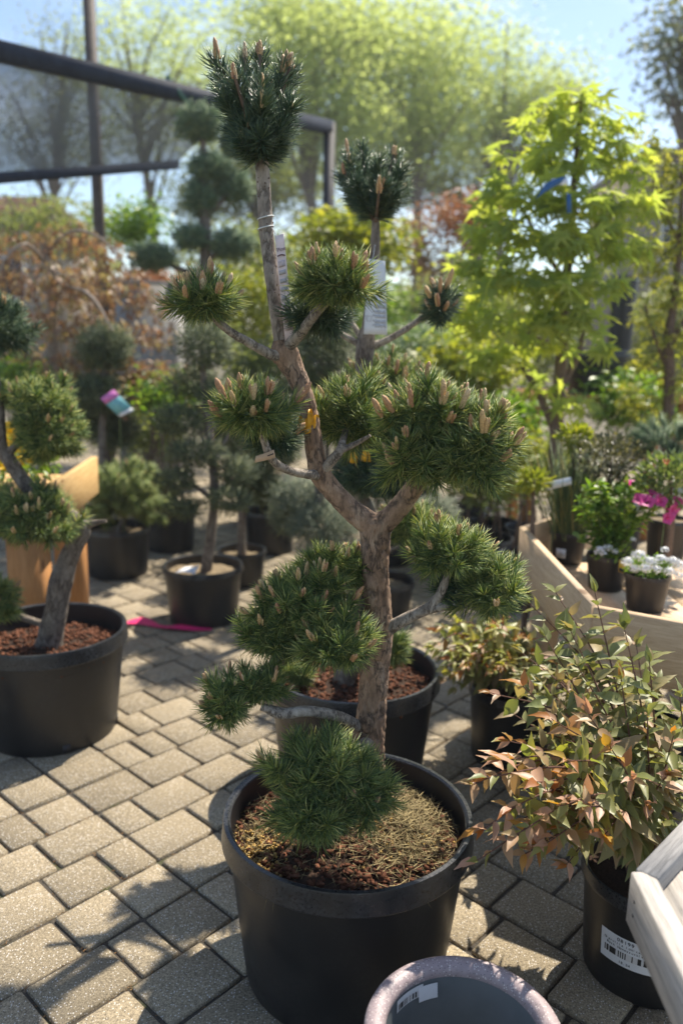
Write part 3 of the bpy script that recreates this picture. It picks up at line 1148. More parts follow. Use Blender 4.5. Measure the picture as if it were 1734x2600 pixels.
R_BIG, H_BIG = 0.274, 0.384
PM = (0.029, 1.598)
PL = (-1.034, 2.688)
PS = (0.048, 2.401)
nursery_pot('largest black nursery pot, in front, holding the tall cloud-pruned pine', *PM, R_BIG, H_BIG, holes=3)
nursery_pot('big black nursery pot cut off by the frame edge beside the pink ribbon', *PL, R_BIG, H_BIG, holes=3)
nursery_pot('black nursery pot standing directly behind the largest pot', *PS, R_BIG, H_BIG, holes=0)

# main pot filling: dark mulch, drifts of dry clipped needles, slow-release pellets
soil, hz = soil_fill('dark bark mulch and dry clipped needles in the largest pot', *PM, R_BIG * 0.942, 0.315, 'soil', 0.035, 1500, 0.015)
bs = np.array(wloc(soil))


def drift(n, cx, cy, sx, sy):
    px = rng.normal(cx, sx, n)
    py = rng.normal(cy, sy, n)
    ok = np.hypot(px - PM[0], py - PM[1]) < R_BIG * 0.925
    px, py = px[ok], py[ok]
    return np.stack([px, py, [hz(a, b) for a, b in zip(px, py)]], 1)


Pd = np.concatenate([drift(2600, 0.17, 1.64, 0.05, 0.085), drift(500, 0.11, 1.52, 0.07, 0.05), drift(500, -0.17, 1.58, 0.05, 0.08), drift(350, 0.0, 1.6, 0.15, 0.15)])
Pd[:, 2] += rng.uniform(0.002, 0.016, len(Pd))
D = unit(rng.normal(0, 1, (len(Pd), 3)) * np.array([1, 1, 0.28]))
V, F = spikes_lo(Pd, D, rng.uniform(0.018, 0.042, len(Pd)), 0.0011)
o = link('dry_needles', np_mesh('dry_needles', V - bs, F, 'dry_needle'), soil)
o['kind'] = 'stuff'
Pp = np.concatenate([drift(520, -0.175, 1.50, 0.035, 0.05), drift(160, 0.16, 1.58, 0.05, 0.06)])
Pp[:, 2] += 0.006
chips(Pp, 0.0058, soil, 'fertiliser_pellets', 'pellet', (0.9, 0.9, 0.9))
soil_fill('reddish bark mulch in the pot cut off by the frame edge', *PL, R_BIG * 0.942, 0.300, 'soil', 0.03, 1300, 0.016)
soil_fill('reddish bark mulch in the pot behind the largest pot', *PS, R_BIG * 0.942, 0.315, 'soil', 0.03, 1300, 0.015)

# ================================================================== MAIN PINE
YT = 1.675
main = thing('pine_tree', 'tall cloud-pruned pine with two leaders and tufted pads, in focus', 'pine tree', (PM[0] + 0.03, YT, 0.33))


def W(pts, Y):
    return [at(p[0], p[1], (Y if len(p) < 3 else p[2])) for p in pts]


limb('trunk', W([(838, 1830), (844, 1760), (848, 1690), (860, 1560), (868, 1440), (863, 1340), (862, 1250), (862, 1195)], YT),
     [0.040, 0.037, 0.0345, 0.0305, 0.0315, 0.0285, 0.0300, 0.0345], 'bark_main', main, 48, 0.005, 0.0055)
limb('leader', W([(868, 1215), (835, 1192), (795, 1160), (760, 1122), (735, 1085), (722, 1030), (714, 970), (700, 912), (682, 865), (655, 812), (648, 780)], YT),
     [0.028, 0.0255, 0.0225, 0.0215, 0.0225, 0.0185, 0.0180, 0.0182, 0.0205, 0.0270, 0.019], 'bark_main', main, 30, 0.006, 0.0026)
limb('leader', W([(655, 815), (640, 740), (626, 640), (613, 540), (606, 430), (600, 350), (597, 300)], YT),
     [0.0185, 0.0160, 0.0150, 0.0142, 0.0135, 0.0125, 0.010], 'bark_leader', main, 24, 0.006, 0.0012)
limb('limb', W([(866, 1212), (905, 1178, 1.66), (940, 1135, 1.64), (968, 1092, 1.62), (985, 1050, 1.60), (1000, 1000, 1.57), (1020, 960, 1.55)], YT),
     [0.027, 0.0225, 0.0205, 0.0185, 0.0165, 0.013, 0.010], 'bark_main', main, 26, 0.006, 0.0020)
for px, r, yy in (((856, 1208), 0.021, YT - 0.022), ((888, 1206), 0.016, YT - 0.018), ((880, 1452), 0.019, YT - 0.020), ((858, 1440), 0.016, YT - 0.02), ((643, 818), 0.018, YT - 0.012), ((735, 1090), 0.015, YT - 0.012)):
    c = at(px[0], px[1], yy)
    mb = MB()
    V, F = tube_np([c + Vector((0, 0.02, 0)), c, c + Vector((0, -0.006, 0)), c + Vector((0, -0.009, 0))], [r, r, r * 0.72, r * 0.25], 14, 0.002)
    mb.add(V, F)
    mb.build('knot', 'bark_main', main, True)
BR = [
    ([(822, 1668, 1.665), (795, 1652, 1.62), (760, 1640, 1.58), (700, 1633, 1.54), (650, 1638, 1.53), (600, 1622, 1.53)], [0.013, 0.012, 0.0115, 0.011, 0.012, 0.008]),
    ([(885, 1446, 1.67), (925, 1424, 1.65), (965, 1405, 1.63), (990, 1392, 1.62), (1012, 1360, 1.61), (1030, 1310, 1.60)], [0.017, 0.0135, 0.012, 0.012, 0.009, 0.006]),
    ([(985, 1398, 1.62), (1015, 1392, 1.61), (1060, 1385, 1.61), (1110, 1392, 1.61)], [0.011, 0.010, 0.008, 0.005]),
    ([(735, 1092, 1.67), (700, 1088, 1.63), (660, 1078, 1.59), (632, 1062, 1.56), (612, 1030, 1.53), (600, 985, 1.51)], [0.0115, 0.0095, 0.0085, 0.0085, 0.007, 0.005]),
    ([(738, 1085, 1.67), (758, 1062, 1.66), (780, 1035, 1.66), (790, 1000, 1.70), (800, 955, 1.76)], [0.0115, 0.0105, 0.0095, 0.007, 0.005]),
    ([(780, 1035, 1.66), (810, 1022, 1.67), (850, 1000, 1.66)], [0.008, 0.006, 0.004]),
    ([(655, 815, 1.675), (625, 815, 1.65), (580, 791, 1.62), (535, 765, 1.60), (490, 730, 1.58), (470, 700, 1.58)], [0.0125, 0.0105, 0.0088, 0.0080, 0.0065, 0.005]),
    ([(658, 800, 1.67), (690, 765, 1.63), (715, 732, 1.59), (745, 695, 1.56), (765, 665, 1.55)], [0.0135, 0.0105, 0.0098, 0.0090, 0.006]),
    ([(862, 1448, 1.69), (810, 1450, 1.72), (750, 1430, 1.70), (690, 1420, 1.66)], [0.014, 0.011, 0.009, 0.007]),
    ([(850, 1700, 1.66), (820, 1720, 1.60), (780, 1760, 1.52), (760, 1800, 1.47)], [0.015, 0.012, 0.010, 0.007]),
    ([(985, 1050, 1.60), (1030, 1020, 1.56), (1085, 1020, 1.52)], [0.011, 0.009, 0.006]),
    ([(650, 812, 1.69), (640, 760, 1.72), (660, 735, 1.74)], [0.006, 0.005, 0.004]),
]
for P, R in BR:
    limb('branch', W(P, YT), R, 'bark_branch', main, 14, 0.008, 0.0012)

# stub scars up the slim leader
for i in range(46):
    k = random.random()
    pts = W([(648, 780), (640, 740), (626, 640), (613, 540), (606, 430), (602, 370)], YT)
    j = min(4, int(k * 5))
    c = pts[j].lerp(pts[j + 1], k * 5 - j)
    a = random.uniform(math.pi * 0.95, math.pi * 2.05)
    r = 0.0150 - 0.003 * k
    d = Vector((math.cos(a), math.sin(a), 0.25))
    mb = MB()
    mb.tube([c + d * r * 0.8, c + d * (r + 0.002)], [0.0032, 0.0012], 6)
    mb.build('scar', 'twig', main)

# pads
pom(main, (468, 690), 1.575, 70, 54, candles=0.55, csize=1.15)
pom(main, (768, 650), 1.54, 96, 66, candles=0.42, csize=1.15)
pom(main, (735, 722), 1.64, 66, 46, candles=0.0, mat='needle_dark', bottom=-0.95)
pom(main, (576, 945), 1.52, 84, 64, candles=0.42, csize=1.25, bottom=-0.8)
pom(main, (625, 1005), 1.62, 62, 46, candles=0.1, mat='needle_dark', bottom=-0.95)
pom(main, (812, 962), 1.76, 92, 78, candles=0.12, bottom=-0.95)
pom(main, (985, 945), 1.53, 104, 76, candles=0.38, csize=1.2, bottom=-0.8)
pom(main, (1092, 1030), 1.50, 84, 104, candles=0.34, csize=1.15, bottom=-0.9)
pom(main, (975, 1050), 1.52, 95, 75, candles=0.25, csize=1.0, bottom=-0.9)
pom(main, (1030, 1265), 1.59, 92, 70, candles=0.12, csize=0.9, bottom=-0.8, length=0.042)
pom(main, (1125, 1350), 1.60, 76, 80, candles=0.10, csize=0.9, bottom=-0.9, length=0.042)
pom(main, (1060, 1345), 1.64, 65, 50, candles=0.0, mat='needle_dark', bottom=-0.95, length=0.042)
pom(main, (765, 1310), 1.70, 88, 62, candles=0.30, csize=0.95, length=0.042)
pom(main, (690, 1385), 1.64, 108, 82, candles=0.32, csize=1.05, length=0.044)
pom(main, (635, 1460), 1.62, 82, 62, candles=0.28, csize=1.0, bottom=-0.8, length=0.044)
pom(main, (775, 1475), 1.56, 82, 72, candles=0.18, csize=1.0, bottom=-0.9, length=0.046)
pom(main, (520, 1612), 1.53, 62, 72, candles=0.22, csize=0.8, bottom=-0.85, length=0.038)
pom(main, (595, 1575), 1.55, 72, 52, candles=0.15, csize=0.8, bottom=-0.8, length=0.038)
pom(main, (740, 1775), 1.47, 118, 92, candles=0.12, csize=0.85, bottom=-0.7)
pom(main, (830, 1820), 1.46, 88, 82, candles=0.10, csize=0.8, bottom=-0.7)
pom(main, (715, 1870), 1.42, 95, 78, candles=0.08, csize=0.8, bottom=-0.8)


def crown_tuft(parent, tips, basept, Y, per, length, w, mat, csize, many=(2, 4), buds=()):
    """an upright tuft: long shoots fanning up from one point"""
    P0, P1 = [], []
    b = at(basept[0], basept[1], Y)
    for i, (x, y, dy) in enumerate(tips):
        e = at(x, y, Y + dy)
        k = 5
        for j in range(k):
            q0 = b.lerp(e, 0.12 + 0.88 * j / k)
            q1 = b.lerp(e, 0.12 + 0.88 * (j + 1) / k)
            P0.append(q0)
            P1.append(q1)
    P0, P1 = np.array(P0), np.array(P1)
    V, F = shoot_needles(P0, P1, per, length, w, (0.45, 0.95))
    o = foliage_obj('foliage', parent, V, F, mat)
    e0 = np.array([b] * len(tips))
    e1 = np.array([at(x, y, Y + dy) for x, y, dy in tips])
    put_candles(o, e1 - unit(e1 - e0) * 0.03, e1, 0.5, csize, 1.6, many)
    if buds:
        q1 = np.array([at(x, y, Y + dy) for x, y, dy in buds])
        q0 = np.array([b] * len(buds))
        put_candles(o, q0, q1, 1.0, csize * 0.85, 1.2, (3, 5))
        for k in range(len(buds)):
            limb('twig', [Vector(q0[k]), Vector(q0[k]).lerp(Vector(q1[k]), 0.6), Vector(q1[k])], [0.006, 0.004, 0.003], 'twig', parent, 6, 0.02)
    V2, F2 = spikes_lo(e0, unit(e1 - e0), np.linalg.norm(e1 - e0, axis=1), 0.006)
    foliage_obj('twigs', parent, V2, F2, 'twig')
    return o


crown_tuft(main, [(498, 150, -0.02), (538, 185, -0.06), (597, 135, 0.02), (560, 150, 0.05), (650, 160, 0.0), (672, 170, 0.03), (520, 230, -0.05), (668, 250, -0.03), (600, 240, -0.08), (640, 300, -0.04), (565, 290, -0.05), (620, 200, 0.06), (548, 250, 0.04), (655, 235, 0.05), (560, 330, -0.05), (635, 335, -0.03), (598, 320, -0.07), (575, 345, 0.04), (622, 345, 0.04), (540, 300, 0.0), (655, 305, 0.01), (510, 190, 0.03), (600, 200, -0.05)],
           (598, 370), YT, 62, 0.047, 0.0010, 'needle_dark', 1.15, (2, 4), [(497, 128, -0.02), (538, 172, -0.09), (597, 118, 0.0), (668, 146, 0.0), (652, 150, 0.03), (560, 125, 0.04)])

# ================================================================== SECOND PINE, behind
Y2 = 2.38
pine2 = thing('pine_tree', 'pine behind the tall one, its round head beside a white hanging tag', 'pine tree', (PS[0], PS[1], 0.33))
limb('trunk', W([(792, 1570), (800, 1535), (830, 1490), (862, 1400), (868, 1300), (852, 1200), (822, 1130), (812, 1060), (822, 960), (832, 880), (838, 800), (848, 730), (856, 640), (861, 560), (863, 500)], Y2),
     [0.042, 0.036, 0.032, 0.030, 0.028, 0.027, 0.026, 0.024, 0.023, 0.022, 0.027, 0.018, 0.0145, 0.0135, 0.011], 'bark_dark', pine2, 20, 0.012, 0.0025)
for P, R in [
    ([(838, 800), (815, 785), (775, 762), (740, 740)], [0.013, 0.010, 0.009, 0.007]),
    ([(838, 795), (825, 770), (805, 735)], [0.012, 0.009, 0.006]),
    ([(845, 798), (880, 785), (925, 760), (970, 728), (995, 705)], [0.014, 0.010, 0.009, 0.0085, 0.006]),
    ([(825, 1080), (790, 1072), (750, 1070)], [0.014, 0.010, 0.008]),
    ([(795, 1550), (760, 1570), (700, 1560)], [0.014, 0.010, 0.008]),
    ([(855, 1210), (900, 1215), (950, 1210)], [0.014, 0.010, 0.008]),
    ([(850, 1450), (890, 1480), (905, 1490)], [0.012, 0.009, 0.006]),
    ([(820, 960), (870, 920), (905, 890)], [0.014, 0.011, 0.008]),
]:
    limb('branch', W(P, Y2), R, 'bark_branch', pine2, 10, 0.015, 0.001)
crown_tuft(pine2, [(800, 370, -0.03), (830, 350, 0.03), (868, 375, -0.05), (905, 365, 0.02), (920, 395, -0.03), (790, 410, 0.0), (815, 425, -0.06), (925, 440, 0.03), (900, 455, -0.06), (850, 400, 0.07), (880, 430, -0.09), (815, 460, 0.02)],
           (862, 512), Y2, 66, 0.052, 0.0012, 'needle_dark', 1.3, (2, 4), [(795, 345, 0.0), (788, 395, -0.04), (870, 440, -0.13), (905, 350, 0.0)])
pom(pine2, (900, 880), Y2 + 0.05, 90, 55, per=80, w=0.0012, candles=0.5, csize=1.0)
pom(pine2, (1008, 700), Y2 - 0.05, 34, 46, per=80, w=0.0012, mat='needle_dark', candles=0.35, csize=1.5, bottom=-0.95)
pom(pine2, (865, 1085), Y2 - 0.05, 95, 70, per=80, w=0.0012, candles=0.12, mat='needle_dark', bottom=-0.95)
pom(pine2, (955, 1205), Y2 - 0.02, 65, 52, per=80, w=0.0012, candles=0.3, bottom=-0.95)
pom(pine2, (905, 1490), Y2 - 0.1, 38, 50, per=70, w=0.0012, candles=0.0, bottom=-0.95)
pom(pine2, (690, 1545), Y2 - 0.05, 40, 25, per=70, w=0.0012, candles=0.0, bottom=-0.95)

# ================================================================== PINE BY THE FRAME EDGE
Y3 = 2.66
pine3 = thing('pine_tree', 'pine with a leaning trunk in the pot cut off by the frame edge', 'pine tree', (PL[0], PL[1], 0.31))
limb('trunk', W([(112, 1490), (118, 1455), (130, 1400), (140, 1340), (158, 1285), (178, 1240), (190, 1215), (160, 1180), (110, 1150), (60, 1112), (25, 1060), (5, 1030), (0, 960), (-10, 850)], Y3),
     [0.050, 0.043, 0.038, 0.040, 0.033, 0.030, 0.027, 0.022, 0.021, 0.024, 0.024, 0.020, 0.018, 0.012], 'bark_dark', pine3, 20, 0.012, 0.003)
for P, R in [([(182, 1232), (205, 1205), (245, 1196)], [0.020, 0.013, 0.006]), ([(15, 1045), (45, 1015), (70, 990)], [0.016, 0.012, 0.008]),
             ([(120, 1440), (60, 1420), (0, 1400)], [0.014, 0.012, 0.008]), ([(-10, 850), (-15, 800), (-5, 770)], [0.012, 0.010, 0.008])]:
    limb('branch', W(P, Y3), R, 'bark_dark', pine3, 10, 0.015, 0.001)
pom(pine3, (75, 1190), Y3 - 0.06, 95, 68, per=90, w=0.0013, candles=0.14, csize=1.2, bottom=-0.8)
pom(pine3, (112, 978), Y3 - 0.02, 66, 98, per=95, w=0.0013, candles=0.14, csize=0.9, bottom=-0.85)
pom(pine3, (32, 905), Y3 + 0.04, 60, 30, per=80, w=0.0013, candles=0.14, csize=0.9, bottom=-0.85)
pom(pine3, (-8, 755), Y3 - 0.02, 72, 66, per=80, w=0.0013, candles=0.16, csize=1.2, bottom=-0.8, mat='needle_dark')
pom(pine3, (-25, 1385), Y3 - 0.16, 60, 72, per=80, w=0.0013, candles=0.1, bottom=-0.8)

# ================================================================== SMALL PRINTED THINGS
def sheet(mb, P, n, nu=1, nv=1, th=0.0006, bend=None):
    """a thin card with corners P0..P3 (lower left, lower right, upper right, upper left), n = face normal"""
    P = [Vector(p) for p in P]
    n = Vector(n).normalized()
    V, UV, F = [], [], []
    for s in (1, -1):
        for j in range(nv + 1):
            for i in range(nu + 1):
                u, v = i / nu, j / nv
                q = P[0] * (1 - u) * (1 - v) + P[1] * u * (1 - v) + P[2] * u * v + P[3] * (1 - u) * v
                if bend:
                    q = q + n * bend(u, v)
                V.append(q + n * s * th / 2)
                UV.append((u, v))
    w, m = nu + 1, (nu + 1) * (nv + 1)
    for j in range(nv):
        for i in range(nu):
            a = j * w + i
            F.append((a, a + 1, a + w + 1, a + w))
            F.append((m + a, m + a + w, m + a + w + 1, m + a + 1))
    loop = [i for i in range(nu + 1)] + [j * w + nu for j in range(1, nv + 1)] + [nv * w + i for i in range(nu - 1, -1, -1)] + [j * w for j in range(nv - 1, 0, -1)]
    for a, b in zip(loop, loop[1:] + loop[:1]):
        F.append((b, a, m + a, m + b))
    mb.add(V, F, UV)


def card(name, parent, P, n, mat, nu=1, nv=1, th=0.0006, bend=None, off=0.0):
    mb = MB()
    n = Vector(n).normalized()
    sheet(mb, [Vector(p) + n * off for p in P], n, nu, nv, th, bend)
    return mb.build(name, mat, parent, False, True)


def sub(P, u0, v0, u1, v1):
    P = [Vector(p) for p in P]

    def f(u, v):
        return P[0] * (1 - u) * (1 - v) + P[1] * u * (1 - v) + P[2] * u * v + P[3] * (1 - u) * v
    return [f(u0, v0), f(u1, v0), f(u1, v1), f(u0, v1)]


def lettering(text, parent, origin, right, up, size, mat='ink'):
    cu = bpy.data.curves.new('lettering', 'FONT')
    cu.body = text
    cu.size = size
    cu.extrude = 0.00015
    cu.materials.append(MATS[mat])
    o = link('lettering', cu, parent)
    r, u = Vector(right).normalized(), Vector(up).normalized()
    n = r.cross(u).normalized()
    u = n.cross(r)
    M = Matrix((r, u, n)).transposed().to_4x4()
    o.matrix_local = Matrix.Translation(Vector(origin) - wloc(parent)) @ M
    return o


# long pink care tag beside the leader
YG = YT - 0.022
P = [at(664, 783, YG), at(677, 779, YG), at(654, 535, YG), at(627, 541, YG)]
P = [at(655, 784, YG), at(676, 778, YG), at(652, 536, YG), at(631, 542, YG)]
t = thing('hang_tag', 'long pinkish paper care tag tied along the upper trunk', 'tag', P[0])
nrm = (P[1] - P[0]).cross(P[3] - P[0]).normalized()
if nrm.y > 0:
    nrm = -nrm
card('paper', t, P, nrm, 'tag_pink', 4, 14, 0.0007, lambda u, v: 0.004 * math.sin(v * 3.3) + 0.003 * u * u)
bnd = lambda u, v: 0


def tagbend(v0, v1):
    return lambda u, v: 0.004 * math.sin((v0 + (v1 - v0) * v) * 3.3) + 0.003 * 0.25


for v0, v1 in ((0.10, 0.16), (0.18, 0.27), (0.29, 0.36), (0.70, 0.76)):
    card('small_print', t, sub(P, 0.12, v0, 0.88, v1), nrm, 'print_lines_pink', 1, 3, 0.0003, tagbend(v0, v1), 0.0016)
for v0 in (0.39, 0.47, 0.55, 0.63):
    card('grey_panel', t, sub(P, 0.10, v0, 0.86, v0 + 0.04), nrm, 'print_grey', 1, 2, 0.0003, tagbend(v0, v0 + 0.04), 0.0016)
arc = [sub(P, u, 0.79 + 0.022 * math.sin(u * 2.6 + 0.5), u, 0.9)[0] + nrm * 0.0055 for u in (0.1, 0.3, 0.5, 0.7, 0.92)]
limb('printed_arc', arc, [0.0012] * 5, 'ink_brown', t, 5, 0.004)
lettering('Pine', t, sub(P, 0.12, 0.845, 1, 1)[0] + nrm * 0.0055, P[1] - P[0], P[3] - P[0], 0.011, 'ink_brown')
lettering('Mugo Pine', t, sub(P, 0.2, 0.955, 1, 1)[0] + nrm * 0.005, P[1] - P[0] + (P[3] - P[0]) * 0.02, P[3] - P[0], 0.0042, 'ink_brown') if False else None
cord = thing('tie_cord', 'white plastic cord looped twice around the upper trunk', 'cord', at(612, 500, YT))
for y0 in (500, 523):
    c = at(610, y0, YT)
    pts = [c + Vector((0.0155 * math.cos(a), 0.0155 * math.sin(a), 0.004 * math.cos(a))) for a in np.linspace(0, 2 * math.pi, 17)]
    limb('loop', pts, [0.0013] * 17, 'white_cord', cord, 6, 0.004)
limb('tail', [at(625, 523, YT - 0.016), at(632, 535, YT - 0.02), at(636, 548, YT - 0.022)], [0.0013] * 3, 'white_cord', cord, 6, 0.004)

# white planting tag on the second pine
YG = 2.33
P = [at(835, 767, YG), at(890, 768, YG), at(886, 598, YG), at(850, 596, YG)]
P = [at(835, 767, YG), at(889, 769, YG), at(884, 600, YG), at(844, 594, YG)]
t = thing('hang_tag', 'white planting-guide card hanging from the second pine', 'tag', P[0])
nrm = Vector((0, -1, 0.05)).normalized()
card('paper', t, P, nrm, 'tag_white', 3, 10, 0.0007, lambda u, v: 0.004 * math.sin(v * 2.5))
for i, v0 in enumerate((0.10, 0.155, 0.225, 0.285, 0.36, 0.43)):
    bb = lambda u, v, v0=v0: 0.004 * math.sin(v0 * 2.5)
    card('small_print', t, sub(P, 0.46, v0, 0.95, v0 + 0.045), nrm, 'print_lines', 1, 1, 0.0002, bb, 0.0010)
for v0 in (0.115, 0.175, 0.245, 0.30):
    lettering('0', t, sub(P, 0.37, v0, 1, 1)[0] + nrm * (0.0015 + 0.004 * math.sin(v0 * 2.5)), P[1] - P[0], (0, 0, 1), 0.0075)
pk = [sub(P, u, v, 1, 1)[0] + nrm * (0.0014 + 0.004 * math.sin(v * 2.5)) for u, v in ((0.05, 0.245), (0.32, 0.245), (0.26, 0.175), (0.10, 0.175), (0.05, 0.245))]
mb = MB()
for a, b in zip(pk, pk[1:]):
    mb.tube([a, b], [0.0006, 0.0006], 4)
mb.build('pot_drawing', 'print_grey', t)
limb('string', [at(855, 596, YG), at(858, 580, YG + 0.01), at(861, 562, YG + 0.035)], [0.0009] * 3, 'white_cord', t, 5, 0.02)

# yellow flagging tape on both pines
t = thing('flagging_tape', 'yellow flagging tape knotted round the tall pine trunk', 'tape', at(706, 970, YT))
c = at(708, 972, YT)
mb = MB()
V, F = [], []
nseg = 14
for j, dz in enumerate((-0.016, -0.006, 0.006, 0.016)):
    for i in range(nseg + 1):
        a = math.pi * 0.85 + i / nseg * math.pi * 1.35
        r = 0.0215 + 0.0025 * math.sin(i * 2.1 + j)
        V.append(c + Vector((r * math.cos(a), r * math.sin(a), dz + 0.004 * math.sin(i * 0.8))))
w = nseg + 1
F = [(j * w + i, j * w + i + 1, (j + 1) * w + i + 1, (j + 1) * w + i) for j in range(3) for i in range(nseg)]
mb.add(V, F)
mb.build('wrap', 'yellow_tape', t, True)
card('tail', t, [at(689, 990, YT - .026), at(700, 992, YT - .03), at(705, 962, YT - .03), at(687, 962, YT - .026)], (0, -1, 0), 'yellow_tape', 3, 3, 0.0006, lambda u, v: 0.003 * math.sin(5 * u + 3 * v))
card('tail', t, [at(702, 985, YT - .03), at(724, 968, YT - .024), at(716, 938, YT - .02), at(708, 940, YT - .024)], (0, -1, 0), 'yellow_tape', 4, 4, 0.0006, lambda u, v: 0.005 * math.sin(6 * u + 2 * v))
t = thing('flagging_tape', 'yellow flagging tape half hidden behind the needles of the second pine', 'tape', at(820, 1050, 2.25))
for P in ([(803, 1062), (820, 1064), (820, 1038), (804, 1038)], [(828, 1058), (852, 1062), (848, 1036), (832, 1034)]):
    card('strip', t, [at(x, y, 2.25) for x, y in P], (0, -1, 0), 'yellow_tape', 3, 3, 0.0006, lambda u, v: 0.006 * math.sin(5 * u + 3 * v))

# tan loop label on the left pad's branch
t = thing('loop_label', 'tan self-sticking loop label on the branch below a pad', 'label', at(610, 1050, 1.53))
card('strip', t, [at(585, 1062, 1.52), at(633, 1050, 1.52), at(629, 1032, 1.52), at(588, 1047, 1.52)], (0, -1, 0), 'tag_tan', 6, 2, 0.0008, lambda u, v: 0.008 * math.sin(u * 3.1))
card('slot', t, sub([at(585, 1062, 1.52), at(633, 1050, 1.52), at(629, 1032, 1.52), at(588, 1047, 1.52)], 0.65, 0.45, 0.95, 0.6), (0, -1, 0), 'ink', 3, 1, 0.0003, lambda u, v: 0.008 * math.sin((0.65 + 0.3 * u) * 3.1), 0.0008)

# pink ribbon on the paving
rp_pts = [gz(292, 1436), gz(330, 1432), gz(370, 1442), gz(410, 1446), gz(450, 1450), gz(487, 1449)]
mb = MB()
V, F = [], []
pts, wd = catmull(rp_pts, [0.05, 0.085, 0.055, 0.065, 0.05, 0.04], 0.02)
for i, (p, w_) in enumerate(zip(pts, wd)):
    k = math.sin(i * 0.55)
    for j in range(4):
        q = j / 3 - 0.5
        V.append(p + Vector((0.1 * q * w_, w_ * 0.9 * q, 0.008 + 0.010 * (0.5 + 0.5 * math.sin(i * 0.5 + 1)) + w_ * 0.12 * q * k)))
F = [(i * 4 + j, i * 4 + j + 1, (i + 1) * 4 + j + 1, (i + 1) * 4 + j) for i in range(len(pts) - 1) for j in range(3)]
mb.add(V, F)
o = mb.build('plastic_ribbon', 'pink_ribbon', None, True)
tag(o, 'bright pink plastic ribbon lying on the pavers', 'ribbon')

# ================================================================== LAVENDER CERAMIC POT, front
cp = Vector((0.222, 1.118, 0.0))
t = thing('ceramic_pot', 'empty speckled lavender ceramic pot with a thick rounded rim', 'pot', cp)
Rl, hl = 0.166, 0.30
mb = MB()
prof = [(0.002, 0.0), (0.105, 0.0), (0.112, 0.004), (0.126, 0.08), (0.142, 0.17), (0.151, 0.245), (0.153, 0.258), (0.162, 0.262)]
for k in range(11):
    a = -0.6 + k / 10 * (math.pi + 0.9)
    prof.append((Rl - 0.0175 + 0.0185 * math.cos(a), hl - 0.018 + 0.018 * math.sin(a)))
mb.lathe(prof, cp, 96)
mb.build('body', 'ceramic_outer', t, True)
mb = MB()
prof = [(Rl - 0.0335, hl - 0.022), (Rl - 0.0345, hl - 0.06), (0.118, 0.14), (0.110, 0.05), (0.098, 0.026), (0.002, 0.024)]
mb.lathe(prof, cp, 72)
mb.build('inner_wall', 'ceramic_inner', t, True)


def on_wall(a, z):
    r = Rl - 0.0355
    return cp + Vector((r * math.cos(a), r * math.sin(a), z))


def curved(name, a0, a1, z0, z1, mat, par, off=0.0006, n=10):
    mb = MB()
    V, UV = [], []
    for i in range(n + 1):
        a = a0 + (a1 - a0) * i / n
        for z, v in ((z0, 0), (z1, 1)):
            V.append(on_wall(a, z) - Vector((math.cos(a), math.sin(a), 0)) * (off + (0.004 if z < 0.245 else 0)))
            UV.append((i / n, v))
    mb.add(V, [(2 * i, 2 * i + 1, 2 * i + 3, 2 * i + 2) for i in range(n)], UV)
    return mb.build(name, mat, par, False, True)


st = thing('price_sticker', 'white barcode sticker peeling inside the lavender pot', 'sticker', on_wall(2.2, 0.25))
curved('paper', 2.52, 2.02, 0.248, 0.273, 'tag_white', st)
curved('paper', 2.10, 1.80, 0.240, 0.268, 'tag_white', st, 0.0010)
curved('barcode', 2.49, 2.07, 0.251, 0.263, 'print_barcode', st, 0.0014, 12)
mb = MB()
for i in range(26):
    a, r = random.uniform(0, 6.28), 0.10 * math.sqrt(random.random())
    mb.box((cp.x + r * math.cos(a), cp.y + r * math.sin(a), 0.026), (random.uniform(.002, .008), .002, .002), random.random() * 3)
o = mb.build('crumbs', 'debris', t)
o['kind'] = 'stuff'

# ================================================================== WOODEN DISPLAY TABLES
def board(parent, a, b, h, th, mat, z_top, name='board', inset=0.0, ztilt=0.0):
    """a plank standing on edge from a to b (plan), top at z_top; its own x axis runs along the grain"""
    a, b = Vector((a[0], a[1], 0)), Vector((b[0], b[1], 0))
    d = (b - a)
    L = d.length
    rz = math.atan2(d.y, d.x)
    ch = 0.002
    V = []
    for sx in (-1, 1):
        for (y, z) in ((-th / 2 + ch, -h), (th / 2 - ch, -h), (th / 2, -h + ch), (th / 2, -ch), (th / 2 - ch, 0), (-th / 2 + ch, 0), (-th / 2, -ch), (-th / 2, -h + ch)):
            V.append((sx * L / 2, y, z))
    F = [tuple(range(7, -1, -1)), tuple(range(8, 16))] + [(j, (j + 1) % 8, 8 + (j + 1) % 8, 8 + j) for j in range(8)]
    me = np_mesh(name, V, F, mat)
    o = link(name, me, parent)
    m = (a + b) / 2
    o.matrix_local = Matrix.Translation(Vector((m.x, m.y, z_top)) - wloc(parent)) @ Matrix.Rotation(rz, 4, 'Z')
    return o


def deck(parent, a, d, n, L, w, z, mat, th=0.018):
    """floor planks: n planks of length L starting at a, running along d, laid side by side to the right of d"""
    d = Vector((d[0], d[1], 0)).normalized()
    s = Vector((d.y, -d.x, 0))
    for i in range(n):
        c = Vector((a[0], a[1], 0)) + d * L / 2 + s * (w * (i + 0.5))
        mb = MB()
        me_v = []
        mb.box((0, 0, 0), (L, w - 0.004, th))
        V = np.array(mb.v)
        me = np_mesh('deck_plank', V, mb.f, mat)
        o = link('deck_plank', me, parent)
        o.matrix_local = Matrix.Translation(Vector((c.x, c.y, z - th / 2 - 0.001 * (i % 2))) - wloc(parent)) @ Matrix.Rotation(math.atan2(d.y, d.x), 4, 'Z')


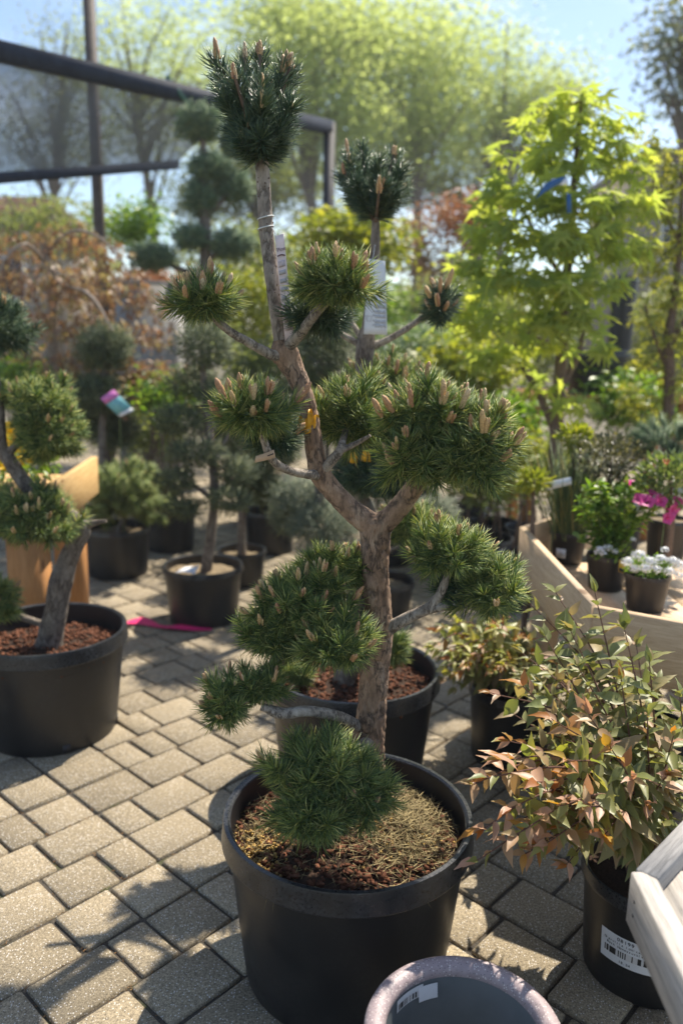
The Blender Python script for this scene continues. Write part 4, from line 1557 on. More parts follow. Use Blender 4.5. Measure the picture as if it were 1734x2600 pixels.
def leg(parent, x, y, z1, mat, s=0.088):
    mb = MB()
    mb.box((0, 0, 0), (z1, s, s))
    me = np_mesh('leg', np.array(mb.v), mb.f, mat)
    o = link('leg', me, parent)
    o.matrix_local = Matrix.Translation(Vector((x, y, z1 / 2)) - wloc(parent)) @ Matrix.Rotation(math.pi / 2, 4, 'Y')


ZT = 0.717
A0, A1 = Vector((0.679, 2.06)), Vector((0.679, 2.985))
A2 = A1 + Vector((0.66, 0.75)).normalized() * 0.95
A3 = A0 + Vector((0.86, -0.50)).normalized() * 1.15
tb = thing('display_table', 'pale pine display table with raised edge boards, holding small potted flowers', 'table', (A0.x, A0.y, 0))
th = 0.024
board(tb, (A0.x + th / 2, A0.y + 0.012), (A1.x + th / 2, A1.y - 0.004), 0.186, th, 'wood_tray', ZT)
dd = (A3 - A0).normalized()
nn = Vector((-dd.y, dd.x))
board(tb, A0 + nn * th / 2 + dd * 0.004, A3 + nn * th / 2, 0.186, th, 'wood_tray', ZT - 0.003)
dd2 = (A2 - A1).normalized()
nn2 = Vector((dd2.y, -dd2.x))
board(tb, A1 + nn2 * th / 2 + dd2 * 0.004, A2 + nn2 * th / 2, 0.186, th, 'wood_tray', ZT - 0.002)
deck(tb, (A0.x + 0.03, A0.y - 0.05), (0, 1), 14, 1.02, 0.14, ZT - 0.150, 'wood_tray')
for x, y in ((0.78, 2.16), (0.78, 2.90), (1.6, 1.72), (1.6, 3.3)):
    leg(tb, x, y, ZT - 0.19, 'wood_tray')

# small weathered table in the near corner
ZB = 0.606
B0 = Vector((0.462, 1.10))
B1 = B0 + Vector((0.142, 0.149)).normalized() * 0.52
B2 = B0 + Vector((-0.006, -0.21)).normalized() * 0.62
tb2 = thing('display_table', 'weathered grey display table corner with two nail holes', 'table', (B0.x, B0.y, 0))
th = 0.036
d1 = (B1 - B0).normalized()
n1 = Vector((d1.y, -d1.x))
d2 = (B2 - B0).normalized()
n2 = Vector((-d2.y, d2.x))
board(tb2, B0 + n1 * th / 2 + d1 * 0.016, B1 + n1 * th / 2, 0.088, th, 'wood_grey', ZB + 0.002)
board(tb2, B0 + n2 * th / 2 + d2 * -0.004, B2 + n2 * th / 2, 0.088, th, 'wood_grey', ZB)
deck(tb2, (B0.x + 0.045, B0.y - 0.55), (0, 1), 5, 0.60, 0.11, ZB - 0.030, 'wood_grey')
deck(tb2, (B0.x + 0.080, B0.y + 0.056), (0.69, 0.72), 2, 0.45, 0.11, ZB - 0.034, 'wood_grey')
for k, (dy, dz) in enumerate(((-0.022, -0.034), (-0.022, -0.058))):
    mb = MB()
    mb.lathe([(0.0005, 0.0006), (0.0022, 0.0004), (0.0030, 0)], (0, 0, 0), 10)
    me = np_mesh('nail_hole', np.array(mb.v), mb.f, 'debris')
    o = link('nail_hole', me, tb2)
    q = B0 + d2 * 0.022
    o.matrix_local = Matrix.Translation(Vector((q.x - 0.0004, q.y, ZB + dz)) - wloc(tb2)) @ Matrix.Rotation(-math.pi / 2, 4, 'Y')
for x, y in ((0.60, 0.62), (0.86, 0.62), (0.90, 1.32)):
    leg(tb2, x, y, ZB - 0.05, 'wood_grey', 0.07)

# crate-sided table with pansies, at the frame edge
ZL = 0.81
C0 = Vector(at(135, 1112, 3.2)[:2])
C1 = Vector(at(224, 1040, 3.9)[:2])
tl = thing('display_table', 'honey-coloured wooden flower table with a square post leg', 'table', (C0.x, C0.y, 0))
th = 0.03
dC = (C1 - C0).normalized()
nC = Vector((-dC.y, dC.x))
board(tl, C0 + nC * th / 2, C1 + nC * th / 2, 0.18, th, 'wood_honey', ZL)
C2 = C0 + Vector((-0.95, -0.12))
board(tl, C0 + Vector((-0.02, 0.02)), C2 + Vector((0, 0.02)), 0.18, th, 'wood_honey', ZL - 0.004)
deck(tl, (C2.x - 0.2, C0.y + 0.85), (1, 0), 6, 0.98, 0.14, ZL - 0.12, 'wood_honey')
leg(tl, at(70, 1310, 3.28).x, 3.28, ZL - 0.17, 'wood_post', 0.135)
leg(tl, C1.x - 0.12, C1.y - 0.1, ZL - 0.17, 'wood_post', 0.12)

# ================================================================== LEAFY SHRUBS
def leaf_mesh(name, mat, droop, fold, width=0.36):
    V, F = [], []
    n = 9
    for i in range(n):
        t = i / (n - 1)
        wv = width * 1.12 * (math.sin(math.pi * t ** 0.72) ** 1.15) * (1 - 0.22 * t) if 0 < i < n - 1 else 0.012
        z = -droop * t * t
        wave = 0.02 * math.sin(i * 2.3)
        V += [(-wv / 2 * 1.0, t, z + fold * wv + wave), (0, t, z), (wv / 2 * 1.0, t, z + fold * wv - wave)]
    for i in range(n - 1):
        a = i * 3
        F += [(a, a + 1, a + 4, a + 3), (a + 1, a + 2, a + 5, a + 4)]
    return np_mesh(name, V, F, mat, True), np.array(V), F


LEAF = {}
for mat in ('bush_green', 'bush_bronze', 'bush_orange', 'bush_lime'):
    LEAF[mat] = [leaf_mesh('leaf', mat, d, f, w) for d, f, w in ((0.14, 0.18, 0.42), (0.32, 0.25, 0.38), (0.50, 0.12, 0.43), (0.22, 0.40, 0.34))]


def shrub(label, base, tips, size, tops, mids, n_parts, parent_name='honeysuckle_bush', stem_r=0.0032, gap=0.026, Yr=0.0, base_r=0.05, bare=0.38, cat='shrub'):
    t = thing(parent_name, label, cat, base)
    leaves = []
    for tip in tips:
        b = Vector(base) + Vector((random.uniform(-1, 1) * base_r, random.uniform(-1, 1) * base_r, 0))
        e = Vector(tip)
        mid = b.lerp(e, 0.5) + Vector((0, 0, 0.30 * (e - b).xy.length)) + Vector((random.uniform(-1, 1), random.uniform(-1, 1), 0)) * 0.02
        pts, rad = catmull([b, mid, e], [stem_r, stem_r * 0.75, stem_r * 0.35], 0.012)
        mb = MB()
        V, F = tube_np(pts, rad, 6)
        mb.add(V, F)
        mb.build('stem', 'stem_red', t, True)
        L = sum((pts[i + 1] - pts[i]).length for i in range(len(pts) - 1))
        acc, nxt, k = 0, L * bare + random.random() * gap, random.randint(0, 1)
        for i in range(len(pts) - 1):
            acc += (pts[i + 1] - pts[i]).length
            if acc < nxt:
                continue
            nxt = acc + gap * random.uniform(0.8, 1.25)
            q = acc / L
            ax = (pts[i + 1] - pts[i]).normalized()
            side = ax.cross(Vector((0, 0, 1)))
            if side.length < 0.1:
                side = Vector((1, 0, 0))
            side.normalize()
            fr = ax.cross(side).normalized()
            th = k * math.pi / 2 + random.gauss(0, 0.35)
            k += 1
            end = q > 1 - 1.6 * gap / L
            for sg in (1, -1):
                out = (side * math.cos(th) + fr * math.sin(th)) * sg
                d = (out * random.uniform(0.75, 1.0) + ax * (0.9 if end else 0.35) + Vector((0, 0, random.gauss(0.0, 0.14) - (0.25 if q < 0.75 else 0.0)))).normalized()
                s = size * random.uniform(0.7, 1.15) * (0.55 if end else (0.85 if q > 0.8 else 1.1))
                mat = random.choice(tops) if q > 0.80 else random.choice(mids)
                leaves.append((pts[i], d, s, mat))
        for j in range(random.randint(2, 4)):
            d = (ax + Vector((random.gauss(0, 0.5), random.gauss(0, 0.5), random.gauss(0.25, 0.3)))).normalized()
            leaves.append((pts[-1], d, size * random.uniform(0.35, 0.75), random.choice(tops + ['bush_orange'])))
    # nearest to the eye first: those are leaves of their own, the hidden remainder is one mass
    eye = Vector((0, 0, CAM_H))
    leaves.sort(key=lambda l: (l[0] - eye).length + random.uniform(0, 0.08))
    bw = wloc(t)
    mV, mF, cnt = [], [], 0
    for i, (p, d, s, mat) in enumerate(leaves):
        up = Vector((random.gauss(0, 0.35), random.gauss(0, 0.35) - 0.15, 1.0))
        x = d.cross(up).normalized()
        z = x.cross(d)
        M = Matrix((x, d, z)).transposed().to_4x4()
        ms = random.choice(LEAF[mat])
        if i < n_parts:
            o = link('leaf', ms[0], t)
            o.matrix_local = Matrix.Translation(p - bw) @ M @ Matrix.Diagonal((s, s, s, 1))
        else:
            R3 = np.array(M.to_3x3()) * s
            mV.append(ms[1] @ R3.T + np.array(p - bw))
            mF += [tuple(j + cnt for j in f) for f in ms[2]]
            cnt += len(ms[1])
    if mV:
        o = link('leaves', np_mesh('leaves', np.concatenate(mV), mF, 'bush_mass', True), t)
        o['kind'] = 'stuff'
    return t


# bronze bush at the frame edge
PB = (0.715, 1.60)
nursery_pot('black pot with a white barcode label under the bronze bush', *PB, 0.150, 0.262, band=0.030, taper=0.86)
soil_fill('dark soil under the bronze bush', *PB, 0.150 * 0.94, 0.225, 'soil', 0.01)
tipsB = [(1085, 1800, 1.42), (1105, 1905, 1.36), (1095, 1975, 1.34), (1125, 1590, 1.62), (1200, 1575, 1.60), (1165, 1700, 1.52), (1215, 1385, 1.78), (1275, 1360, 1.80), (1365, 1360, 1.76), (1150, 1745, 1.45),
         (1250, 1460, 1.72), (1310, 1450, 1.70), (1432, 1440, 1.66), (1325, 1530, 1.62), (1265, 1650, 1.50), (1350, 1640, 1.48), (1425, 1560, 1.58), (1490, 1520, 1.60), (1485, 1640, 1.52), (1400, 1715, 1.42),
         (1300, 1745, 1.40), (1232, 1795, 1.38), (1170, 1855, 1.36), (1285, 1850, 1.34), (1345, 1850, 1.36), (1450, 1790, 1.40), (1545, 1690, 1.46), (1530, 1780, 1.42), (1485, 1850, 1.42), (1385, 1920, 1.38),
         (1255, 1935, 1.36), (1205, 1960, 1.38), (1300, 1985, 1.38), (1420, 1950, 1.44), (1520, 1890, 1.45), (1560, 1600, 1.55), (1185, 1915, 1.32), (1440, 1680, 1.7), (1360, 1760, 1.6), (1280, 1700, 1.62),
         (1500, 1740, 1.62), (1225, 1870, 1.5), (1335, 1560, 1.8), (1410, 1840, 1.6), (1560, 1820, 1.6),
         (1200, 1500, 1.9), (1260, 1540, 1.88), (1320, 1480, 1.92), (1390, 1500, 1.9), (1460, 1480, 1.88), (1230, 1600, 1.8), (1290, 1620, 1.82), (1180, 1640, 1.75), (1370, 1580, 1.85), (1440, 1600, 1.82), (1510, 1560, 1.85), (1240, 1700, 1.75)]
shrub('bronze-tipped honeysuckle bush in the labelled pot beside the weathered table', (PB[0], PB[1], 0.225), [at(*p) for p in tipsB + [(x + random.uniform(-45, 45), y + random.uniform(-40, 60), Y + random.uniform(-0.02, 0.2)) for x, y, Y in tipsB if y > 1500][::4]], 0.070,
      ['bush_bronze', 'bush_bronze', 'bush_bronze', 'bush_bronze', 'bush_orange', 'bush_green', 'bush_green'], ['bush_green', 'bush_green', 'bush_green', 'bush_green', 'bush_lime', 'bush_bronze'], 300)
# its label
a0, a1 = math.radians(-152), math.radians(-98)
lab = thing('pot_label', 'white barcode label stuck on the pot of the bronze bush', 'label', (PB[0] - 0.1, PB[1] - 0.1, 0.12))


def potcurve(name, u0, u1, z0, z1, mat, off):
    mb = MB()
    V, UV = [], []
    n = 8
    for i in range(n + 1):
        a = a0 + (a1 - a0) * (u0 + (u1 - u0) * i / n)
        for z, v in ((z0, 0), (z1, 1)):
            r = 0.150 * 0.86 + (0.150 * 0.955 - 0.150 * 0.86) * (((z - 0.006) / 0.226) ** 0.92) + off
            V.append((PB[0] + r * math.cos(a), PB[1] + r * math.sin(a), z))
            UV.append((i / n, v))
    mb.add(V, [(2 * i, 2 * i + 2, 2 * i + 3, 2 * i + 1) for i in range(n)], UV)
    return mb.build(name, mat, lab, True, True)


potcurve('paper', 0, 1, 0.088, 0.160, 'tag_white', 0.0012)
potcurve('barcode', 0.08, 0.92, 0.108, 0.124, 'print_barcode', 0.0018)


def pot_text(s, u, z, size):
    for i, ch in enumerate(s):
        if ch == ' ':
            continue
        a = a0 + (a1 - a0) * u + i * size * 0.62 / 0.139
        if a > a1:
            break
        r = 0.150 * 0.86 + (0.150 * 0.095) * (((z - 0.006) / 0.226) ** 0.92) + 0.0020
        lettering(ch, lab, (PB[0] + r * math.cos(a), PB[1] + r * math.sin(a), z), (-math.sin(a), math.cos(a), 0), (0.1 * math.cos(a), 0.1 * math.sin(a), 1), size)


pot_text('08199', 0.30, 0.1475, 0.0125)
pot_text('Diervilla lonicera', 0.07, 0.1385, 0.0082)
pot_text('Bush Honeysuckle', 0.12, 0.1300, 0.0082)
pot_text('18.24', 0.35, 0.0945, 0.0085)

# greener bush behind
PG = (0.60, 2.56)
nursery_pot('black pot under the green-leaved honeysuckle bush', *PG, 0.150, 0.262, band=0.030, taper=0.86)
soil_fill('dark soil under the green-leaved bush', *PG, 0.150 * 0.94, 0.225, 'soil', 0.01)
tipsG = []
for i in range(60):
    a, q = random.random() * 6.28, math.sqrt(random.random())
    tipsG.append(at(1115 + 135 * q * math.cos(a), 1500 + 95 * q * math.sin(a), 2.45 + random.uniform(-0.14, 0.16)))
shrub('green and cream honeysuckle bush behind the largest pot', (PG[0], PG[1], 0.225), tipsG, 0.062,
      ['bush_lime', 'bush_lime', 'bush_lime', 'bush_lime', 'bush_lime', 'bush_bronze', 'bush_orange'], ['bush_lime', 'bush_lime', 'bush_green'], 260, bare=0.35)
PG2 = (0.95, 2.30)
nursery_pot('black pot in the shade beneath the flower table', *PG2, 0.145, 0.255, band=0.03, taper=0.86)
tipsG2 = []
for i in range(26):
    a, q = random.random() * 6.28, math.sqrt(random.random())
    tipsG2.append(at(1290 + 110 * q * math.cos(a), 1560 + 60 * q * math.sin(a), 2.15 + random.uniform(-0.12, 0.12)))
shrub('shaded green honeysuckle bush under the flower table edge', (PG2[0], PG2[1], 0.22), tipsG2, 0.060, ['bush_green', 'bush_green', 'bush_bronze'], ['bush_green'], 120, bare=0.3)


# ================================================================== POTTED FLOWERS ON THE TABLE
ZD = ZT - 0.150
FLOWERS = 'small black pots on the flower table'


def on_deck(x, y):
    p = gz(x, y, ZD)
    return p.x, p.y


def tuft(parent, c, n, L, w, lean, mat, name='stems'):
    """upright thin stems from a point"""
    P = np.array(c) + rng.normal(0, 1, (n, 3)) * np.array([lean * 0.12, lean * 0.12, 0])
    D = unit(rng.normal(0, 1, (n, 3)) * np.array([lean, lean, 0]) + np.array([0, 0, 1.0]))
    V, F = spikes(P, D, L * rng.uniform(0.55, 1.1, n), w)
    return foliage_obj(name, parent, V, F, mat)


def leaf_clump(parent, c, r, n, size, mat, tmpl=SIMPLE, aspect=0.5, up=0.3, name='foliage'):
    d = unit(rng.normal(0, 1, (n, 3)))
    P = np.array(c) + d * np.array(r) * (rng.random((n, 1)) ** 0.4)
    D = unit(d + rng.normal(0, 0.35, (n, 3)) + np.array([0, 0, up]))
    U = unit(rng.normal(0, 0.5, (n, 3)) + np.array([0, 0, 1.0]))
    V, F = scatter(tmpl, P, D, U, size * rng.uniform(0.6, 1.2, n), aspect)
    return foliage_obj(name, parent, V, F, mat)


# reeds
x, y = on_deck(1300, 1290)
nursery_pot('small black pot holding upright green reeds, with a white sticker', x, y, 0.070, 0.125, ZD, FLOWERS, band=0.016, taper=0.80)
t = thing('reed_plant', 'upright green and yellowed reeds at the table corner', 'reeds', (x, y, ZD + 0.11))
tuft(t, (x, y, ZD + 0.10), 340, 0.40, 0.0022, 0.22, 'reed', 'stems')
s = thing('pot_sticker', 'white sticker on the reed pot', 'sticker', (x - 0.05, y - 0.05, ZD + 0.05))
a = math.radians(-128)
rr = 0.0645
P = [(x + rr * math.cos(a + k), y + rr * math.sin(a + k), ZD + z) for k, z in ((-0.3, 0.03), (0.3, 0.03), (0.3, 0.066), (-0.3, 0.066))]
card('paper', s, P, (math.cos(a), math.sin(a), 0), 'tag_white', 2, 1, 0.0006, lambda u, v: 0.004 * math.sin(u * 3.14) + 0.003)
card('small_print', s, sub(P, 0.4, 0.2, 0.9, 0.7), (math.cos(a), math.sin(a), 0), 'print_lines', 1, 1, 0.0003, lambda u, v: 0.0, 0.0075)

# petunia
x, y = on_deck(1388, 1350)
nursery_pot('small black pot of pink petunia, behind the white alyssum', x, y, 0.072, 0.125, ZD, FLOWERS, band=0.016, taper=0.80)
pet = thing('petunia_plant', 'leafy petunia with pink trumpet flowers on the table', 'petunia', (x, y, ZD + 0.11))
stems = [(1330, 1150), (1350, 1120), (1375, 1110), (1395, 1150), (1400, 1180), (1440, 1115), (1475, 1160), (1420, 1210), (1500, 1175), (1340, 1190), (1365, 1165), (1450, 1190), (1330, 1240), (1385, 1140), (1415, 1150), (1355, 1210)]
for sx, sy in stems:
    e = at(sx, sy, y + random.uniform(-0.06, 0.05))
    b = Vector((x, y, ZD + 0.11))
    pts, rad = catmull([b, b.lerp(e, 0.5) + Vector((0, 0, 0.01)), e], [0.0028, 0.0025, 0.0016], 0.01)
    mb = MB()
    V, F = tube_np(pts, rad, 6)
    mb.add(V, F)
    mb.build('stem', 'stem_green', pet, True)
    P = np.array([p for p in pts[2:] for _ in range(4)]) + rng.normal(0, 0.004, ((len(pts) - 2) * 4, 3))
    D = unit(rng.normal(0, 1, P.shape) * np.array([1, 1, 0.5]) + np.array([0, 0, 0.35]))
    V, F = scatter(SIMPLE, P, D, unit(rng.normal(0, 0.4, P.shape) + np.array([0, 0, 1])), 0.040 * rng.uniform(0.6, 1.2, len(P)), 0.5)
    foliage_obj('foliage', pet, V, F, 'fresh_leaf')


def trumpet(parent, c, d, r, mat, name='flower'):
    d = Vector(d).normalized()
    M = d.to_track_quat('Z', 'Y').to_matrix()
    V, F = [], []
    n = 15
    prof = [(0.12, -1.3), (0.22, -0.6), (0.45, -0.12), (0.85, 0.10), (1.05, 0.06)]
    for i, (q, z) in enumerate(prof):
        for j in range(n):
            a = 2 * math.pi * j / n
            wob = (1 + 0.12 * math.cos(5 * a)) if i > 2 else 1
            V.append(Vector(c) + M @ Vector((q * wob * r * math.cos(a), q * wob * r * math.sin(a), r * (z + (0.14 * math.sin(3 * a + 1) if i > 3 else 0)))))
    for i in range(len(prof) - 1):
        for j in range(n):
            k = (j + 1) % n
            F.append((i * n + j, i * n + k, (i + 1) * n + k, (i + 1) * n + j))
    mb = MB()
    mb.add(V, F)
    return mb.build(name, mat, parent, True)


for px, py, dy, d, r in ((1470, 1146, -0.05, (-0.4, -0.45, 0.8), 0.026), (1496, 1130, -0.01, (0.2, -0.1, 1), 0.024), (1516, 1150, -0.05, (0.3, -0.8, 0.5), 0.024), (1546, 1172, -0.05, (0.5, -0.8, 0.0), 0.025),
                         (1533, 1190, -0.06, (0.1, -0.9, 0.2), 0.020), (1445, 1104, -0.01, (-0.1, 0.1, 1), 0.016), (1484, 1150, -0.07, (0.0, -0.7, 0.7), 0.026), (1556, 1150, -0.02, (0.4, -0.5, 0.7), 0.022)):
    trumpet(pet, at(px, py, y + dy), d, r, 'petal_pink')
t = thing('plant_card', 'pale blue plant name card behind the pink petunia', 'card', at(1490, 1180, y + 0.05))
P = [at(1452, 1190, y + 0.05), at(1568, 1150, y + 0.07), at(1568, 1115, y + 0.07), at(1455, 1150, y + 0.05)]
card('paper', t, P, (0, -1, 0.3), 'tag_white', 3, 1)
nrm = Vector((0, -1, 0.3)).normalized()
lettering('us', t, sub(P, 0.42, 0.62, 1, 1)[0] + nrm * 0.001, P[1] - P[0], P[3] - P[0], 0.012)
lettering('#1', t, sub(P, 0.10, 0.28, 1, 1)[0] + nrm * 0.001, P[1] - P[0], P[3] - P[0], 0.014)

# alyssum
x, y = on_deck(1478, 1398)
nursery_pot('front black pot spilling white alyssum over its rim', x, y, 0.072, 0.122, ZD, FLOWERS, band=0.016, taper=0.78)


def alyssum(label, c, spots, n_leaf):
    t = thing('alyssum_plant', label, 'alyssum', c)
    leaf_clump(t, Vector(c) + Vector((0, 0, 0.02)), (0.070, 0.06, 0.028), n_leaf, 0.022, 'fresh_leaf')
    for q, r in spots:
        n = int(120 * (r / 0.022) ** 2)
        d = unit(rng.normal(0, 1, (n, 3)) + np.array([0, -0.2, 0.6]))
        P = np.array(q) + d * np.array([r, r, r * 0.7]) * rng.uniform(0.7, 1.05, (n, 1))
        k = 4
        th = np.tile(np.arange(k) * 2 * math.pi / k, n) + np.repeat(rng.random(n), k)
        A, B = perp(d)
        D = np.repeat(A, k, 0) * np.cos(th)[:, None] + np.repeat(B, k, 0) * np.sin(th)[:, None]
        V, F = scatter(SIMPLE, np.repeat(P, k, 0), D, np.repeat(d, k, 0), 0.0031 * rng.uniform(0.8, 1.2, n * k), 1.0)
        foliage_obj('blossom', t, V, F, 'petal_white')
    return t


sp = [(at(px, py, y + dy), r) for px, py, dy, r in ((1440, 1290, -.05, .022), (1465, 1275, -.04, .024), (1490, 1290, -.06, .024), (1515, 1285, -.04, .024), (1480, 1305, -.07, .022), (1545, 1290, -.03, .024),
                                                     (1455, 1305, -.065, .018), (1505, 1308, -.07, .020), (1535, 1312, -.06, .022), (1562, 1300, -.02, .024), (1556, 1322, -.05, .02), (1525, 1262, 0, .014))]
alyssum('dense white alyssum mound at the table front', (x, y, ZD + 0.122), sp, 420)
x, y = on_deck(1388, 1350)
sp = [(at(px, py, y + dy), r) for px, py, dy, r in ((1378, 1262, -.07, .018), (1395, 1258, -.06, .018), (1412, 1266, -.06, .014), (1385, 1272, -.075, .014), (1452, 1238, -.04, .013), (1370, 1268, -.07, .012))]
alyssum('sparse white alyssum under the petunia', (x, y - 0.03, ZD + 0.122), sp, 160)
t = thing('plant_card', 'small yellow and black plant card in the alyssum pot', 'card', at(1425, 1300, y - 0.05))
P = [at(1419, 1312, y - 0.09), at(1436, 1318, y - 0.09), at(1436, 1292, y - 0.09), at(1421, 1284, y - 0.09)]
card('paper', t, P, (0, -1, 0.1), 'tag_yellow')
card('dark_band', t, sub(P, 0.05, 0.05, 0.95, 0.35), (0, -1, 0.1), 'ink', 1, 1, 0.0003, None, 0.0006)

# more pots on the table
for px, py, R, lab, mat in ((1545, 1330, 0.085, 'black pot at the frame edge behind the pink petunia', 'box_leaf'),):
    x, y = gz(px, py - 30, ZD).x, gz(px, py - 30, ZD).y
    nursery_pot(lab, x + 0.02, y + 0.14, R, 0.16, ZD, FLOWERS, band=0.018, taper=0.82)
    soil_fill('pale gritty soil in the pot at the frame edge', x + 0.02, y + 0.14, R * 0.93, ZD + 0.145, 'dry_soil', 0.004)


def mound(name, label, cat, px, Y, rx, ry, n, size, mat, tmpl=SIMPLE, aspect=0.5, stem_to=None, up=0.4):
    """a rounded plant: leaves through an ellipsoid, a short stem below"""
    c = at(px[0], px[1], Y)
    s = pxm(Y)
    zb = stem_to if stem_to is not None else c.z - ry * s
    t = thing(name, label, cat, (c.x, c.y, zb))
    leaf_clump(t, c, (rx * s, (rx + ry) * 0.5 * s, ry * s), n, size, mat, tmpl, aspect, up, 'foliage')
    limb('stem', [Vector((c.x, c.y, zb)), Vector((c.x + 0.01, c.y, (zb + c.z) / 2)), c], [0.012, 0.010, 0.006], 'twig', t, 8, 0.05)
    return t


mound('box_plant', 'low twiggy box plant with tan tips behind the petunia', 'shrub', (1400, 1050), 2.95, 88, 52, 1700, 0.020, 'box_leaf', stem_to=ZD)
mound('salvia_plant', 'leafy green bedding plant half hidden behind the petunia', 'plant', (1430, 1150), 2.95, 74, 44, 420, 0.040, 'fresh_leaf', stem_to=ZD)
mound('euphorbia_plant', 'small yellow-green leafy plant left of the box plant', 'plant', (1318, 1002), 3.05, 36, 24, 260, 0.035, 'golden', stem_to=ZD)
mound('herb_plant', 'soft green herb behind the plant name card', 'plant', (1540, 1105), 2.75, 78, 62, 760, 0.034, 'box_herb', stem_to=ZD)
mound('euphorbia_plant', 'yellow-tipped plant beside the reeds', 'plant', (1225, 1105), 2.9, 40, 22, 240, 0.032, 'golden', stem_to=0.3)
t = thing('flower_head', 'single orange flower behind the herb', 'flower', at(1531, 1060, 2.7))
trumpet(t, at(1531, 1060, 2.7), (0, -0.5, 1), 0.014, 'petal_orange')
limb('stem', [at(1531, 1064, 2.7), at(1533, 1110, 2.72), Vector((at(1533, 1110, 2.72).x, 2.72, ZD))], [0.002] * 3, 'stem_green', t, 6, 0.02)
t = thing('blue_conifer', 'blue-green conifer with long arching needles at the frame edge', 'conifer', (at(1540, 1010, 3.0).x, 3.0, ZD))
c = at(1560, 1025, 3.0)
nS = 60
d = unit(rng.normal(0, 1, (nS, 3)) * np.array([1, 1, 0.5]) + np.array([0, 0, 0.35]))
e = np.array(c) + d * np.array([0.17, 0.15, 0.10])
V, F = shoot_needles(e - d * 0.07, e, 110, 0.055, 0.0011, (0.3, 0.8), lo=True)
foliage_obj('foliage', t, V, F, 'juniper_blue')
limb('stem', [Vector((c.x, c.y, ZD)), Vector((c.x, c.y, c.z))], [0.014, 0.010], 'twig', t, 8, 0.05)
t = thing('plant_card', 'white plant card standing in the reeds', 'card', at(1280, 1115, 2.9))
card('paper', t, [at(1250, 1128, 2.9), at(1312, 1112, 2.88), at(1310, 1095, 2.88), at(1248, 1108, 2.9)], (0, -1, 0.2), 'tag_white', 4, 1)
limb('stake', [at(1278, 1112, 2.905), Vector((at(1278, 1112, 2.90).x, 2.92, ZD))], [0.002, 0.002], 'stem_green', t, 5, 0.05)

# ================================================================== POTS IN THE MIDDLE DISTANCE
def dist_pot(label, x0, x1, ybot, h=None, soilmat='dry_soil', group='black pots in the middle distance', taper=0.85):
    """pot whose body spans x0..x1 with its front foot at ybot"""
    g = gz((x0 + x1) / 2, ybot)
    R = (x1 - x0) / 2 * pxm(g.y + 0.15)
    cx, cy = g.x * (g.y + R) / g.y, g.y + R * taper
    h = h or R * 1.45
    nursery_pot(label, cx, cy, R, h, 0, group, band=0.03 if R > 0.15 else 0.02, taper=taper)
    o, _ = soil_fill('soil in the ' + label, cx, cy, R * 0.93, h - 0.045, soilmat, 0.008)
    return cx, cy, R, h


bx, by, bR, bh = dist_pot('black pot under the round ball pine', 197, 357, 1335)
t = thing('ball_pine', 'round dense ball-shaped pine in a black pot by the post leg', 'pine tree', (bx, by, bh - 0.05))
limb('trunk', [Vector((bx, by, bh - 0.06)), at(285, 1190, by), at(287, 1150, by)], [0.022, 0.018, 0.01], 'bark_dark', t, 10, 0.02)
pom(t, (287, 1138), by, 82, 72, n=170, per=120, w=0.0017, length=0.055, candles=0.05, csize=1.3, L=0.07, bottom=-0.85, lo=True)
mx, my, mR, mh = dist_pot('black pot with a white tag lying on its soil', 377, 566, 1447)
kx, ky, kR, kh = dist_pot('black pot half hidden behind the tagged pot', 500, 614, 1352)
sx_, sy_, sR, sh = dist_pot('small black pot showing past the tall pine trunk', 800, 950, 1435, 0.2)
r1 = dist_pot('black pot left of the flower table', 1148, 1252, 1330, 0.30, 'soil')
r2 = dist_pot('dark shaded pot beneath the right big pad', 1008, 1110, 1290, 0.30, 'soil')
t = thing('fallen_tag', 'white tag fallen on the soil of the black pot', 'tag', (mx - 0.05, my - 0.1, mh - 0.03))
card('paper', t, [Vector((mx - 0.13, my - 0.12, mh - 0.025)), Vector((mx - 0.02, my - 0.13, mh - 0.005)), Vector((mx - 0.01, my - 0.05, mh + 0.02)), Vector((mx - 0.10, my - 0.06, mh - 0.02))], (0, -0.3, 1), 'tag_white', 4, 2, 0.0008, lambda u, v: 0.012 * math.sin(4 * u + v))


def topiary(label, trunk_pts, radii, blobs, mat, name='topiary_juniper', dens=1.0, spike=0.03, w=0.0028, bark='bark_dark', branches=()):
    t = thing(name, label, 'topiary', trunk_pts[0])
    limb('trunk', trunk_pts, radii, bark, t, 10, 0.04, 0.002)
    for P, R in branches:
        limb('branch', P, R, bark, t, 8, 0.04)
    for px, Y, rx, ry in blobs:
        c, s = at(px[0], px[1], Y), pxm(Y)
        r = np.array([rx * s, (rx + ry) * 0.5 * s, ry * s])
        n = int(dens * 5200 * (r[0] * r[2]) / 0.03)
        d = unit(rng.normal(0, 1, (n, 3)))
        lump = 1 + 0.36 * np.sin(d @ np.array([5.0, 3.0, 4.0]) * 2.1 + rng.random() * 6) * np.cos(d @ np.array([-3.0, 6.0, 2.0]) * 1.7)
        P = np.array(c) + d * r * (rng.random((n, 1)) ** 0.28) * lump[:, None]
        D = unit(d + rng.normal(0, 0.5, (n, 3)) + np.array([0, 0, 0.3]))
        V, F = spikes_lo(P, D, spike * rng.uniform(0.6, 1.3, n), w)
        foliage_obj('foliage', t, V, F, mat)
    return t


